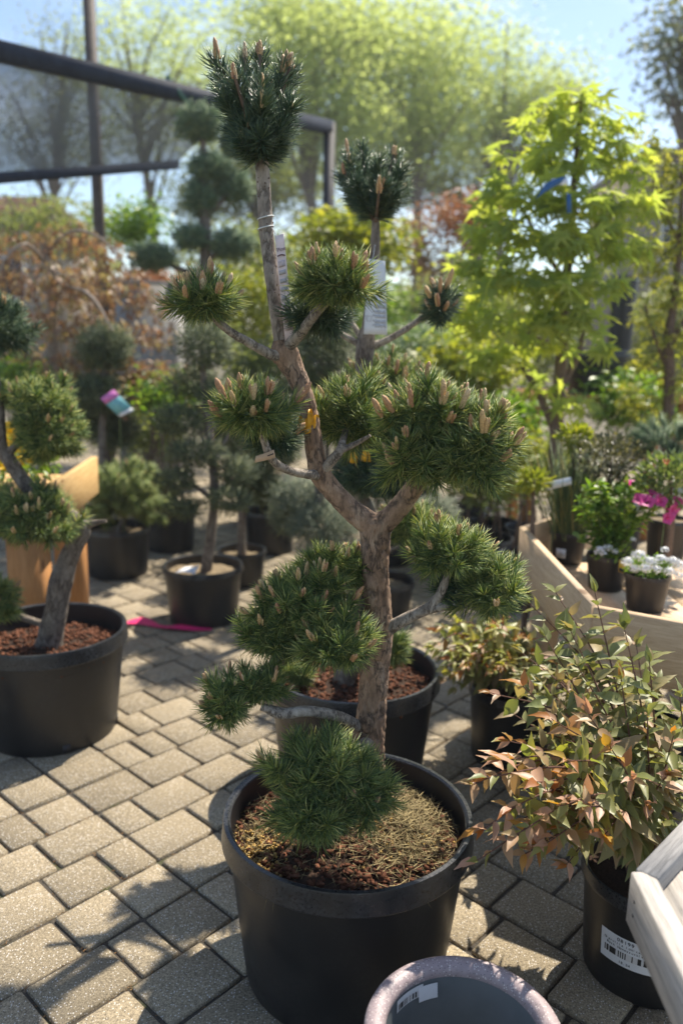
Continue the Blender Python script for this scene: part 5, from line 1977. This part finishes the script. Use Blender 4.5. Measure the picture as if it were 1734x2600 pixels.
topiary('dark pruned juniper of stacked clumps in the tagged pot', [Vector((mx + 0.01, my, mh - 0.05)), at(482, 1250, my), at(492, 1150, my), at(488, 1050, my), at(470, 900, my), at(465, 800, my)],
        [0.030, 0.026, 0.022, 0.02, 0.016, 0.01],
        [((470, 795), my, 62, 50), ((440, 880), my + 0.1, 58, 34), ((500, 905), my, 42, 30), ((412, 965), my, 60, 34), ((525, 985), my + 0.12, 48, 34), ((450, 1040), my - 0.05, 66, 32), ((405, 1105), my - 0.05, 48, 30), ((545, 1085), my, 48, 34),
         ((525, 1150), my - 0.1, 50, 28), ((420, 1165), my - 0.1, 42, 24)], 'juniper_dark',
        branches=[([at(490, 1150, my), at(455, 1120, my), at(415, 1105, my)], [0.014, 0.011, 0.007]), ([at(490, 1150, my), at(520, 1115, my), at(545, 1090, my)], [0.014, 0.011, 0.007]), ([at(488, 1050, my), at(520, 1010, my), at(530, 970, my)], [0.012, 0.01, 0.007])])
topiary('shadowy juniper clumps in the half hidden pot', [Vector((kx, ky, kh - 0.05)), at(556, 1180, ky), at(575, 1100, ky)], [0.028, 0.022, 0.012],
        [((575, 1080), ky, 55, 45), ((610, 1120), ky, 40, 40), ((560, 1020), ky + 0.1, 50, 40), ((640, 1040), ky, 45, 40)], 'juniper_dark')
topiary('grey-green pine clumps behind the fork of the tall pine', [Vector((sx_ , sy_, sh - 0.05)), at(800, 1300, sy_), at(740, 1230, sy_), at(700, 1160, sy_)], [0.03, 0.025, 0.02, 0.01],
        [((690, 1145), sy_, 68, 44), ((735, 1205), sy_ - 0.08, 70, 46), ((660, 1190), sy_ + 0.1, 40, 36), ((790, 1180), sy_ + 0.1, 55, 50), ((960, 1235), sy_ + 0.1, 65, 45), ((1000, 1180), sy_ + 0.15, 50, 36)], 'juniper_grey', dens=0.8, spike=0.045,
        branches=[([at(800, 1300, sy_), at(880, 1270, sy_), at(950, 1240, sy_)], [0.016, 0.012, 0.008])])
topiary('dark round clump above the second branch fork, behind', [at(735, 1160, 3.9), at(736, 1000, 3.9), at(738, 820, 3.9)], [0.03, 0.024, 0.012],
        [((738, 815), 3.9, 85, 68), ((740, 760), 3.95, 60, 45), ((700, 900), 3.95, 55, 40)], 'juniper_dark', dens=0.9)
# lollipop junipers by the orange maple
topiary('small dark lollipop juniper in front of the orange maple', [at(236, 1120, 5.2), at(236, 1000, 5.2), at(240, 870, 5.2), at(243, 800, 5.2)], [0.03, 0.025, 0.018, 0.012],
        [((241, 798), 5.2, 54, 46), ((222, 905), 5.2, 58, 42), ((255, 985), 5.6, 56, 40), ((235, 955), 5.6, 50, 34)], 'juniper_dark', spike=0.045, w=0.004)
topiary('blue-green pompom conifer rising left of the tall pine', [at(470, 1000, 6.4), at(472, 700, 6.4), at(472, 560, 6.4), at(468, 420, 6.4), at(465, 300, 6.4)], [0.06, 0.05, 0.045, 0.035, 0.02],
        [((458, 285), 6.4, 42, 32), ((540, 330), 6.6, 28, 30), ((482, 385), 6.4, 40, 24), ((462, 455), 6.4, 28, 34), ((540, 430), 6.5, 34, 28), ((438, 545), 6.3, 32, 22), ((352, 590), 6.2, 46, 24), ((532, 562), 6.4, 44, 26)], 'juniper_blue', spike=0.06, w=0.006, dens=0.55,
        branches=[([at(472, 640, 6.4), at(420, 620, 6.3), at(360, 595, 6.2)], [0.03, 0.024, 0.015]), ([at(470, 500, 6.4), at(510, 460, 6.45), at(540, 430, 6.5)], [0.025, 0.02, 0.012]), ([at(472, 600, 6.4), at(500, 580, 6.4), at(525, 565, 6.4)], [0.025, 0.02, 0.012])])
t = thing('plant_card', 'tilted plant card, magenta top over a teal picture', 'card', at(268, 930, 4.6))
P = [at(276, 958, 4.6), at(309, 942, 4.6), at(262, 894, 4.6), at(231, 915, 4.6)]
nC_ = Vector((0, -1, 0.3))
card('picture', t, P, nC_, 'tag_teal')
card('title_band', t, sub(P, 0, 0.70, 1, 1), nC_, 'tag_magenta', 1, 1, 0.0006, None, 0.0015)
card('edge_band', t, sub(P, 0, 0.0, 1, 0.13), nC_, 'tag_white', 1, 1, 0.0006, None, 0.0015)
limb('stake', [at(275, 945, 4.6), Vector((at(275, 945, 4.6).x, 4.6, 0.0))], [0.003, 0.003], 'stem_green', t, 5, 0.1)

# pansies on the honey-coloured table
pan = thing('pansy_plant', 'clump of yellow pansies in the honey-coloured table', 'pansy', at(35, 1080, 3.45))
leaf_clump(pan, at(35, 1050, 3.32), (0.20, 0.12, 0.12), 420, 0.045, 'fresh_leaf')
for px, py in ((8, 1000), (25, 985), (40, 1005), (12, 1030), (35, 1025), (55, 1000), (60, 1045), (20, 1050), (45, 1060), (75, 1050), (5, 1065), (50, 985), (82, 1010)):
    trumpet(pan, at(px, py, 3.22 + random.uniform(-0.08, 0.08)), (random.uniform(-0.5, 0.5), -1, random.uniform(0.1, 0.8)), random.uniform(0.026, 0.036), 'petal_yellow')
t = thing('marigold', 'single yellow marigold above the edge pine', 'flower', at(105, 902, 3.6))
mb = MB()
V, F = [], []
c = at(105, 902, 3.6)
P = np.repeat(np.array(c)[None], 90, 0)
D = unit(rng.normal(0, 1, (90, 3)) + np.array([0, -0.3, 0.5]))
V, F = scatter(SIMPLE, P, D, unit(rng.normal(0, 1, (90, 3))), 0.028 * rng.uniform(0.7, 1.1, 90), 0.6)
foliage_obj('blossom', t, V, F, 'petal_yellow')
limb('stem', [c, Vector((c.x, c.y, ZL - 0.12))], [0.003, 0.004], 'stem_green', t, 6, 0.05)

# ================================================================== MAPLES
def maple(label, trunk, radii, branches, sprays, mat, leaf, n_per, tmpl=MAPLE, bark='twig', name='maple_tree', droop=0.55, flat=0.35, aspect=1.0):
    """sprays: (px,py,Y,rx,ry) flat fans of leaves"""
    t = thing(name, label, 'maple', trunk[0])
    limb('trunk', trunk, radii, bark, t, 12, 0.05, 0.002)
    for P, R in branches:
        limb('branch', P, R, bark, t, 8, 0.05)
    Ps, Ds = [], []
    for px, py, Y, rx, ry in sprays:
        c, s = at(px, py, Y), pxm(Y)
        n = int(n_per * (rx * ry) / 2500)
        o = rng.normal(0, 1, (n, 3))
        o = unit(o) * (rng.random((n, 1)) ** 0.45)
        q = np.array(c) + o * np.array([rx * s, rx * s * 0.8, ry * s])
        q[:, 2] -= 0.25 * (o[:, 0] ** 2 + o[:, 1] ** 2) * rx * s * 0.5
        Ps.append(q)
        Ds.append(unit(o * np.array([1, 1, 0.2]) + rng.normal(0, 0.5, (n, 3)) + np.array([0, 0, -droop])))
    P, D = np.concatenate(Ps), np.concatenate(Ds)
    U = unit(rng.normal(0, flat, P.shape) + np.array([0, 0, 1.0]))
    V, F = scatter(tmpl, P, D, U, leaf * rng.uniform(0.6, 1.2, len(P)), aspect)
    o = foliage_obj('crown', t, V, F, mat)
    # fine twigs from the trunk's upper part to the sprays
    ce = np.array([np.array(at(px, py, Y)) for px, py, Y, rx, ry in sprays])
    tb_ = np.array([min((Vector(q) for q in trunk), key=lambda q: (q - Vector(c)).length) for c in ce])
    V, F = spikes_lo(tb_, unit(ce - tb_), np.linalg.norm(ce - tb_, axis=1) * 0.95, 0.008)
    foliage_obj('twigs', t, V, F, bark)
    return t


YM = 4.0
spr = [(1340, 225, 4.0, 70, 30), (1260, 265, 4.0, 70, 32), (1420, 270, 4.05, 55, 30), (1330, 290, 3.9, 80, 36), (1210, 340, 4.0, 75, 36), (1290, 370, 3.9, 75, 40), (1390, 350, 4.0, 70, 40), (1455, 380, 4.1, 50, 36),
       (1150, 430, 4.0, 70, 36), (1240, 450, 3.85, 80, 42), (1340, 455, 3.8, 75, 45), (1430, 470, 4.0, 65, 42), (1120, 520, 4.0, 65, 38), (1200, 545, 3.85, 80, 45), (1300, 550, 3.8, 80, 45), (1400, 560, 3.9, 70, 45),
       (1090, 610, 4.0, 62, 38), (1170, 640, 3.85, 75, 45), (1270, 650, 3.75, 85, 48), (1370, 640, 3.8, 70, 44), (1130, 730, 3.95, 65, 42), (1230, 740, 3.8, 75, 42), (1330, 730, 3.75, 62, 38), (1385, 800, 3.85, 40, 20),
       (1180, 810, 3.95, 60, 34), (1270, 790, 3.85, 45, 24), (1080, 690, 4.05, 50, 40), (1240, 880, 3.95, 40, 26), (1330, 930, 3.9, 60, 22), (1050, 600, 4.1, 45, 26), (1045, 740, 4.1, 50, 28), (1100, 820, 4.0, 50, 24), (1110, 460, 4.1, 45, 24), (1480, 460, 4.1, 45, 28), (1470, 560, 4.1, 40, 30)]
maple('yellow-green full-moon maple, tallest plant on the table side', [at(1272, 1120, YM), at(1275, 1030, YM), at(1282, 900, YM), at(1290, 800, YM), at(1300, 650, YM), at(1312, 480, YM), at(1325, 330, YM), at(1335, 230, YM)],
      [0.040, 0.034, 0.031, 0.028, 0.022, 0.018, 0.012, 0.006],
      [([at(1283, 890, YM), at(1320, 830, YM), at(1345, 740, YM)], [0.02, 0.016, 0.01]), ([at(1277, 1000, YM), at(1235, 900, YM), at(1195, 830, YM), at(1180, 760, YM)], [0.022, 0.019, 0.015, 0.008]), ([at(1300, 650, YM), at(1240, 560, YM), at(1200, 480, YM)], [0.014, 0.01, 0.006]),
       ([at(1305, 600, YM), at(1370, 520, YM), at(1410, 440, YM)], [0.014, 0.01, 0.006])], spr, 'maple_lime', 0.105, 29)
t = thing('plant_card', 'blue and white plant card hanging in the full-moon maple', 'card', at(1275, 430, 3.7))
card('picture', t, [at(1228, 458, 3.7), at(1290, 420, 3.7), at(1300, 405, 3.7), at(1250, 422, 3.7)], (0, -1, 0.2), 'tag_blue', 3, 2, 0.0008, lambda u, v: 0.02 * math.sin(3 * u))
card('flap', t, [at(1300, 490, 3.7), at(1312, 488, 3.7), at(1310, 445, 3.7), at(1300, 445, 3.7)], (0, -1, 0.2), 'tag_blue')
card('white_face', t, [at(1262, 426, 3.695), at(1304, 424, 3.695), at(1302, 409, 3.695), at(1266, 410, 3.695)], (0, -1, 0.2), 'tag_white')
YN = 4.3
spr2 = [(1500, 340, YN, 50, 40), (1560, 400, YN, 60, 50), (1510, 470, YN, 55, 50), (1570, 540, YN, 60, 55), (1500, 600, YN, 45, 50), (1550, 660, YN, 55, 50), (1490, 720, YN, 45, 45), (1560, 780, YN, 55, 45), (1480, 830, YN, 45, 45), (1560, 880, YN, 55, 45),
        (1470, 930, YN, 55, 35), (1540, 970, YN, 55, 30), (1440, 900, YN + .1, 40, 30)]
maple('slim pale maple with small leaves at the frame edge', [at(1530, 1080, YN), at(1532, 960, YN), at(1536, 860, YN), at(1532, 790, YN), at(1545, 700, YN), at(1560, 560, YN), at(1565, 400, YN)],
      [0.035, 0.030, 0.030, 0.028, 0.02, 0.014, 0.008],
      [([at(1533, 790, YN), at(1570, 740, YN), at(1600, 690, YN)], [0.022, 0.016, 0.01]), ([at(1536, 860, YN), at(1500, 770, YN), at(1480, 700, YN)], [0.012, 0.008, 0.005]), ([at(1560, 560, YN), at(1520, 480, YN), at(1495, 400, YN)], [0.01, 0.008, 0.004])],
      spr2, 'maple_pale', 0.046, 110, MAPLE5, 'twig')
YO = 5.6
spr3 = [(60, 560, YO, 80, 40), (150, 545, YO, 80, 40), (230, 580, YO, 75, 42), (20, 640, YO, 70, 50), (110, 640, YO - .2, 80, 50), (200, 660, YO - .2, 80, 50), (290, 660, YO, 70, 45), (340, 700, YO + .1, 55, 40), (30, 740, YO, 70, 45), (120, 740, YO - .3, 85, 45),
        (220, 750, YO - .3, 80, 45), (310, 770, YO - .1, 65, 40), (60, 820, YO, 80, 40), (170, 830, YO - .3, 70, 38), (370, 770, YO + .2, 40, 35), (270, 840, YO - .2, 70, 35), (330, 880, YO, 60, 35), (-30, 600, YO, 60, 50), (-20, 840, YO, 60, 40)]
maple('weeping orange-brown laceleaf maple with pale twigs', [at(130, 960, YO), at(128, 850, YO), at(120, 760, YO), at(122, 680, YO), at(112, 610, YO), at(100, 560, YO)], [0.055, 0.048, 0.042, 0.038, 0.032, 0.02],
      [([at(122, 690, YO), at(150, 660, YO - .2), at(210, 680, YO - .4), at(260, 760, YO - .5)], [0.0165, 0.0138, 0.0110, 0.0055]), ([at(112, 610, YO), at(60, 560, YO - .2), at(10, 600, YO - .3), at(-20, 700, YO - .3)], [0.0138, 0.0121, 0.0088, 0.0055]),
       ([at(105, 580, YO), at(170, 530, YO - .1), at(250, 560, YO - .2), at(310, 650, YO - .2)], [0.0138, 0.0110, 0.0083, 0.0044]), ([at(122, 760, YO), at(90, 740, YO - .3), at(60, 790, YO - .4)], [0.0138, 0.0110, 0.0055]),
       ([at(128, 850, YO), at(170, 830, YO - .3), at(200, 870, YO - .4)], [0.0110, 0.0088, 0.0055]), ([at(110, 600, YO), at(60, 535, YO + .1), at(40, 540, YO + .1)], [0.0110, 0.0077, 0.0044])],
      spr3, 'maple_orange', 0.062, 105, MAPLE5, 'pale_twig', 'maple_tree', 1.2, 0.6, 0.6)

# ================================================================== PLANTS BEHIND
def bush(label, px, Y, rx, ry, mat, size=0.05, n=70, per=26, spread=0.07, tmpl=SIMPLE, aspect=0.55, name='garden_shrub', cat='shrub', group='shrubs for sale at the back'):
    c, s = at(px[0], px[1], Y), pxm(Y)
    r = np.array([rx * s, (rx + ry) * 0.5 * s, ry * s])
    t = thing(name, label, cat, (c.x, c.y, 0.0), group)
    V, F, cs = cloud([(np.array(c), r, 1)], n, per, spread, size, 0.2, tmpl, aspect)
    foliage_obj('foliage', t, V, F, mat)
    hp = 0.0
    if Y < 7.2:
        hp = 0.28
        nursery_pot('black pot under the ' + label, c.x, c.y, 0.17, hp, 0, 'pots of the shrubs at the back', 0.025, 0.86)
    b = Vector((c.x, c.y, hp * 0.8))
    mb = MB()
    zt = c.z - r[2] * 0.2 + b.z
    for k in range(5):
        e = Vector(cs[k % len(cs)])
        mb.tube([b + Vector((0.05 * k - 0.1, 0.03 * (k % 2), 0)), Vector((c.x * 0.6 + e.x * 0.4 + 0.03 * k - 0.06, c.y, zt * 0.5)), e], [0.008, 0.007, 0.004], 6)
    mb.build('stems', 'twig', t)
    return t


BUSHES = [
    ('golden upright conifer behind the leader of the tall pine', (585, 705), 6.8, 62, 95, 'golden', 0.05, 110),
    ('lime-leaved weeping maple beyond the round head of the second pine', (800, 545), 6.6, 112, 66, 'golden', 0.075, 110),
    ('rusty barberry bush beyond the full-moon maple', (1060, 505), 8.2, 74, 58, 'barberry', 0.05, 80),
    ('brown twiggy shrub between lime maple and barberry', (955, 575), 8.0, 70, 60, 'maple_orange', 0.05, 70),
    ('low red shrub behind the orange maple', (345, 650), 8.0, 58, 26, 'barberry', 0.05, 60),
    ('bright lime bush near the metal post', (305, 515), 7.6, 58, 48, 'fresh_leaf', 0.06, 60),
    ('blue-grey juniper behind the small right-hand pine head', (965, 800), 6.0, 110, 50, 'juniper_blue', 0.04, 120),
    ('yellow-green shrub left of the full-moon maple trunk', (1075, 850), 5.4, 90, 62, 'golden', 0.06, 110),
    ('soft green shrub under the full-moon maple', (1150, 960), 5.0, 70, 55, 'fresh_leaf', 0.055, 80),
    ('olive shrub behind the dark juniper clumps', (590, 855), 6.0, 70, 70, 'wood_leaf', 0.05, 100),
    ('orange and yellow coleus behind the tilted card', (345, 890), 5.4, 60, 44, 'maple_orange', 0.05, 60),
    ('bright green bedding plant right of the coleus', (385, 905), 5.2, 42, 34, 'fresh_leaf', 0.05, 40),
    ('dusty green shrub in the shade behind the coleus', (340, 985), 6.6, 70, 50, 'wood_leaf', 0.05, 90),
    ('wide olive shrub at the foot of the orange maple', (80, 885), 6.4, 110, 42, 'wood_leaf', 0.06, 90),
    ('green shrub filling the gap below the metal post', (250, 700), 9.0, 130, 70, 'maple_orange', 0.07, 90),
    ('dense dark yew behind the blue pompom conifer', (560, 600), 9.5, 150, 70, 'wood_leaf', 0.07, 130),
    ('leafy shrub behind the second pine', (830, 720), 8.5, 120, 80, 'fresh_leaf', 0.06, 130),
    ('grey-brown shrub behind the blue-grey juniper', (1010, 690), 9.0, 110, 70, 'wood_leaf', 0.06, 110),
    ('light green shrub beside the slim pale maple', (1440, 920), 5.2, 70, 60, 'fresh_leaf', 0.055, 90),
    ('deep green shrub behind the slim pale maple', (1530, 760), 7.5, 90, 110, 'wood_leaf', 0.06, 120),
    ('olive shrub behind the full-moon maple', (1210, 760), 7.5, 110, 120, 'wood_leaf', 0.06, 140),
    ('yellowish shrub behind the reeds', (1230, 1060), 4.2, 60, 55, 'golden', 0.045, 60),
    ('low green plant between the pots and the reeds', (1120, 1100), 4.6, 60, 45, 'wood_leaf', 0.05, 60),
    ('dark shrub behind the big right pad', (900, 1010), 5.0, 90, 60, 'juniper_dark', 0.04, 110),
    ('grey shrub behind the left needle pad', (620, 960), 5.2, 70, 60, 'juniper_grey', 0.045, 90),
    ('bushy green plant behind the pansies', (40, 880), 5.4, 60, 50, 'fresh_leaf', 0.05, 60),
    ('purple-brown shrub far back below the shade cloth', (120, 520), 11.0, 160, 60, 'wood_leaf', 0.08, 110),
    ('dim olive shrub far back behind the pipe frame', (720, 620), 11.0, 130, 80, 'wood_leaf', 0.08, 120),
]
for lab, px, Y, rx, ry, mat, sz, n in BUSHES:
    bush(lab, px, Y, rx, ry, mat, sz, n, 26, 0.07 + 0.004 * Y)

# black tubs on a bench behind the full-moon maple
bc = at(1385, 905, 5.4)
bench = thing('plant_bench', 'dark wooden bench carrying the black tubs behind the maple', 'bench', (bc.x, 5.5, 0))
for k in range(4):
    mb = MB()
    mb.box((bc.x, 5.28 + 0.15 * k, bc.z - 0.02), (1.1, 0.14, 0.04))
    mb.build('plank', 'wood_post', bench)
for sx in (-0.48, 0.48):
    for sy in (5.26, 5.74):
        mb = MB()
        mb.box((bc.x + sx, sy, (bc.z - 0.045) / 2), (0.07, 0.07, bc.z - 0.045))
        mb.build('leg', 'wood_post', bench)
g = at(1372, 860, 5.45)
nursery_pot('wide black tub on the bench behind the full-moon maple', g.x, 5.45, 0.215, 0.29, bc.z, None, 0.05, 0.85)
g = at(1424, 800, 5.65)
nursery_pot('tall narrow black tub behind the wide black tub', g.x, 5.68, 0.085, 0.78, bc.z, None, 0.05, 0.92)
t = thing('stone_trough', 'pale stone trough behind the red low shrub', 'trough', (at(345, 672, 7.6).x, 7.6, 0))
mb = MB()
c = at(345, 672, 7.6)
mb.box((c.x, 7.6, (c.z + 0.06) / 2), (0.55, 0.4, c.z + 0.06))
mb.build('basin', 'grey_stone', t)
mb = MB()
mb.box((c.x, 7.6, c.z + 0.075), (0.60, 0.45, 0.03))
mb.build('lip', 'grey_stone', t)

# ================================================================== SHADE FRAME
t = thing('shade_frame', 'dark metal frame stretched with see-through shade cloth', 'shade frame', (-2.1, 7.2, 0))


def bar(name, a, b, w, mat, par):
    a, b = Vector(a), Vector(b)
    mb = MB()
    q = (b - a).to_track_quat('Z', 'Y').to_matrix()
    mb.box((a + b) / 2, (w, w, (b - a).length), rot=q)
    return mb.build(name, mat, par)


bar('post', Vector((-2.10, 7.2, -0.06)), Vector((-2.125, 7.2, 4.6)), 0.078, 'steel', t)
bm_a, bm_b = at(-90, 98, 5.6), at(758, 293, 8.7)
bar('top_beam', bm_a, bm_b, 0.115, 'net_band', t)
bar('corner_post', Vector((at(757, 300, 8.7).x, 8.7, -0.06)), at(757, 285, 8.7), 0.118, 'black_steel', t)
lo_a, lo_b = at(-90, 416, 5.7), at(405, 378, 7.7)
bar('lower_rail', lo_a, lo_b, 0.075, 'net_band', t)
mb = MB()
n = 14
V = []
hi_b = bm_a.lerp(bm_b, 0.64)
for i in range(n + 1):
    for j in range(7):
        p = bm_a.lerp(hi_b, i / n).lerp(lo_a.lerp(lo_b, i / n), j / 6)
        V.append(p + Vector((0, 0.05 * math.sin(j * 0.5) * math.sin(i * 0.7), 0)))
mb.add(V, [(i * 7 + j, (i + 1) * 7 + j, (i + 1) * 7 + j + 1, i * 7 + j + 1) for i in range(n) for j in range(6)])
mb.build('shade_cloth', 'shade_net', t, True)
for k in (0.48, 0.645):
    p = bm_a.lerp(bm_b, k)
    bar('strap', p + Vector((-0.09, -0.075, 0.10)), p + Vector((0.10, -0.075, -0.12)), 0.035, 'green_strap', t)

# ================================================================== HOUSES
def house(label, x0, x1, yt, yb, Y, mat, wall='house_wall'):
    a, b = at(x0, yb, Y), at(x1, yb, Y)
    top = at((x0 + x1) / 2, yt, Y)
    t = thing('house', label, 'house', ((a.x + b.x) / 2, Y, 0))
    mb = MB()
    mb.box(((a.x + b.x) / 2, Y + 3, a.z / 2), (b.x - a.x - 0.5, 6, a.z))
    mb.build('wall', wall, t)
    mb = MB()
    z0, z1 = a.z, top.z
    V = [(a.x, Y - 0.4, z0), (b.x, Y - 0.4, z0), (b.x, Y + 6.4, z0), (a.x, Y + 6.4, z0), (a.x + 0.8, Y + 3, z1), (b.x - 0.8, Y + 3, z1)]
    V2 = [(x, y, z - 0.18) for x, y, z in V[:4]]
    mb.add(V + V2, [(0, 1, 5, 4), (2, 3, 4, 5), (1, 2, 5), (3, 0, 4), (6, 7, 1, 0), (7, 8, 2, 1), (8, 9, 3, 2), (9, 6, 0, 3), (9, 8, 7, 6)])
    mb.build('roof', mat, t)
    for k in (0.3, 0.7):
        x = a.x + (b.x - a.x) * k
        mb = MB()
        mb.box((x, Y - 0.02, a.z * 0.62), (0.9, 0.06, 1.1))
        w = mb.build('window', 'tag_white', t)
        mb = MB()
        mb.box((x, Y - 0.06, a.z * 0.62), (0.76, 0.03, 0.96))
        mb.build('pane', 'dark_glass', w)
    return t


house('brown-roofed house below the shade cloth', -150, 84, 405, 480, 22.0, 'roof_brown')
house('dark-roofed house behind the slim pale maple', 1490, 1760, 295, 345, 24.0, 'steel')


# ================================================================== TREES
def tree(label, base_px, Y, blobs, mat, leaf, n_clump, per, spread, trunk_r=0.16, bark='bark_dark', lean=0.0):
    s = pxm(Y)
    bl = [(np.array(at(x, y, Y + dy)), np.array([rx * s, (rx + ry) * 0.5 * s, ry * s]), rx * ry) for x, y, rx, ry, dy in blobs]
    bx_ = at(base_px, 500, Y).x
    t = thing('broadleaf_tree', label, 'tree', (bx_, Y, -0.065), 'trees behind the nursery')
    V, F, cs = cloud(bl, n_clump, per, spread, leaf, 0.25, SIMPLE, 0.7, 0.75)
    foliage_obj('crown', t, V, F, mat)
    top = Vector(max(cs, key=lambda c: c[2]))
    b = Vector((bx_, Y, -0.065))
    cz = sum(c[0][2] * c[2] for c in bl) / sum(c[2] for c in bl)
    fork = Vector((bx_ + lean, Y, max(1.6, cz * 0.55)))
    limb('trunk', [b, b.lerp(fork, 0.5) + Vector((0.08, 0, 0)), fork, fork.lerp(top, 0.6), top], [trunk_r * 1.3, trunk_r, trunk_r * 0.8, trunk_r * 0.4, 0.02], bark, t, 10, 0.4)
    sel = rng.choice(len(cs), min(26, len(cs)), replace=False)
    for i in sel:
        e = Vector(cs[i])
        st = fork.lerp(top, random.uniform(0.0, 0.55))
        m = st.lerp(e, 0.5) + Vector((0, 0, 0.12 * (e - st).length))
        limb('limb', [st, m, e], [trunk_r * 0.38, trunk_r * 0.22, 0.015], bark, t, 6, 0.5)
    return t


tree('bright spring-green tree straight above the tall pine', 720, 20.0, [(700, 160, 170, 150, 0), (640, 60, 120, 110, 1), (760, 300, 140, 110, 0), (820, 90, 120, 110, 1)], 'spring_leaf', 0.115, 400, 52, 0.40)
tree('broad spring-green tree behind the second pine', 960, 22.0, [(930, 170, 170, 150, 0), (1010, 110, 130, 110, 1), (960, 300, 150, 90, 0), (870, 330, 110, 90, 0)], 'spring_leaf', 0.115, 370, 52, 0.40)
tree('spreading spring-green tree left of the full-moon maple', 1150, 24.0, [(1130, 200, 150, 120, 0), (1250, 210, 110, 90, 0), (1060, 260, 120, 100, 1), (1180, 300, 140, 70, 0)], 'spring_leaf', 0.115, 270, 48, 0.42)
tree('thin olive tree seen through the shade cloth', 350, 26.0, [(330, 120, 150, 110, 0), (420, 230, 150, 120, 1), (300, 280, 150, 100, 0), (450, 100, 90, 100, 0)], 'spring_leaf', 0.115, 210, 50, 0.42)
tree('sparse tree at the frame edge behind the shade cloth', 120, 27.0, [(140, 250, 130, 90, 0), (60, 330, 100, 80, 0), (200, 330, 110, 70, 0), (160, 130, 100, 70, 0)], 'wood_leaf', 0.115, 170, 46, 0.42)
tree('shady green tree between the two pines', 600, 25.0, [(560, 380, 140, 110, 0), (690, 420, 120, 90, 0), (480, 450, 110, 80, 0)], 'wood_leaf', 0.14, 200, 50, 0.42)
tree('leaning green tree low behind the maple', 1010, 26.0, [(1000, 400, 110, 60, 0), (1120, 380, 110, 60, 0), (900, 430, 100, 60, 0)], 'wood_leaf', 0.14, 110, 46, 0.42, lean=1.2)
tree('grey twiggy tree in the upper frame corner', 1590, 13.0, [(1530, 60, 60, 70, 0), (1560, 150, 60, 60, 0), (1545, 230, 45, 45, 0), (1590, 40, 60, 60, 0)], 'juniper_grey', 0.09, 90, 22, 0.20, 0.12)

# low woodland closing the view
n = 9000
X = rng.uniform(-46, 52, n)
hgt = 3.4 + 1.6 * np.sin(X * 0.35) + 1.1 * np.sin(X * 0.9 + 2)
P = np.stack([X, 42 + rng.normal(0, 1.5, n), hgt * rng.random(n) ** 0.6], 1)
V, F = scatter(SIMPLE, P, unit(rng.normal(0, 1, (n, 3))), unit(rng.normal(0, 1, (n, 3))), 0.75 * rng.uniform(0.6, 1.3, n), 0.8)
o = link('woodland', np_mesh('woodland', V, F, 'wood_leaf'))
tag(o, 'low distant woodland along the horizon', 'woodland', kind='stuff')

# thin sunlit spring haze filling the yard
m = bpy.data.materials.new('haze')
m.use_nodes = True
nt = m.node_tree
nt.nodes.clear()
pv = nt.nodes.new('ShaderNodeVolumePrincipled')
pv.inputs['Color'].default_value = (0.90, 0.94, 1.0, 1)
pv.inputs['Density'].default_value = 0.0020
pv.inputs['Anisotropy'].default_value = 0.2
nt.links.new(pv.outputs[0], nt.nodes.new('ShaderNodeOutputMaterial').inputs['Volume'])
mb = MB()
mb.box((2, 21, 7.0), (130, 60, 16.2))
o = mb.build('haze', None)
o.data.materials.append(m)
tag(o, 'thin sunlit haze over the whole yard', 'haze', kind='stuff')

# lettering becomes plain mesh
bpy.context.view_layer.update()
dg = bpy.context.evaluated_depsgraph_get()
for o in [o for o in SC.objects if o.type == 'FONT']:
    me = bpy.data.meshes.new_from_object(o.evaluated_get(dg))
    q = bpy.data.objects.new('lettering', me)
    COL.objects.link(q)
    q.parent = o.parent
    q.matrix_local = o.matrix_local.copy()
    bpy.data.objects.remove(o)
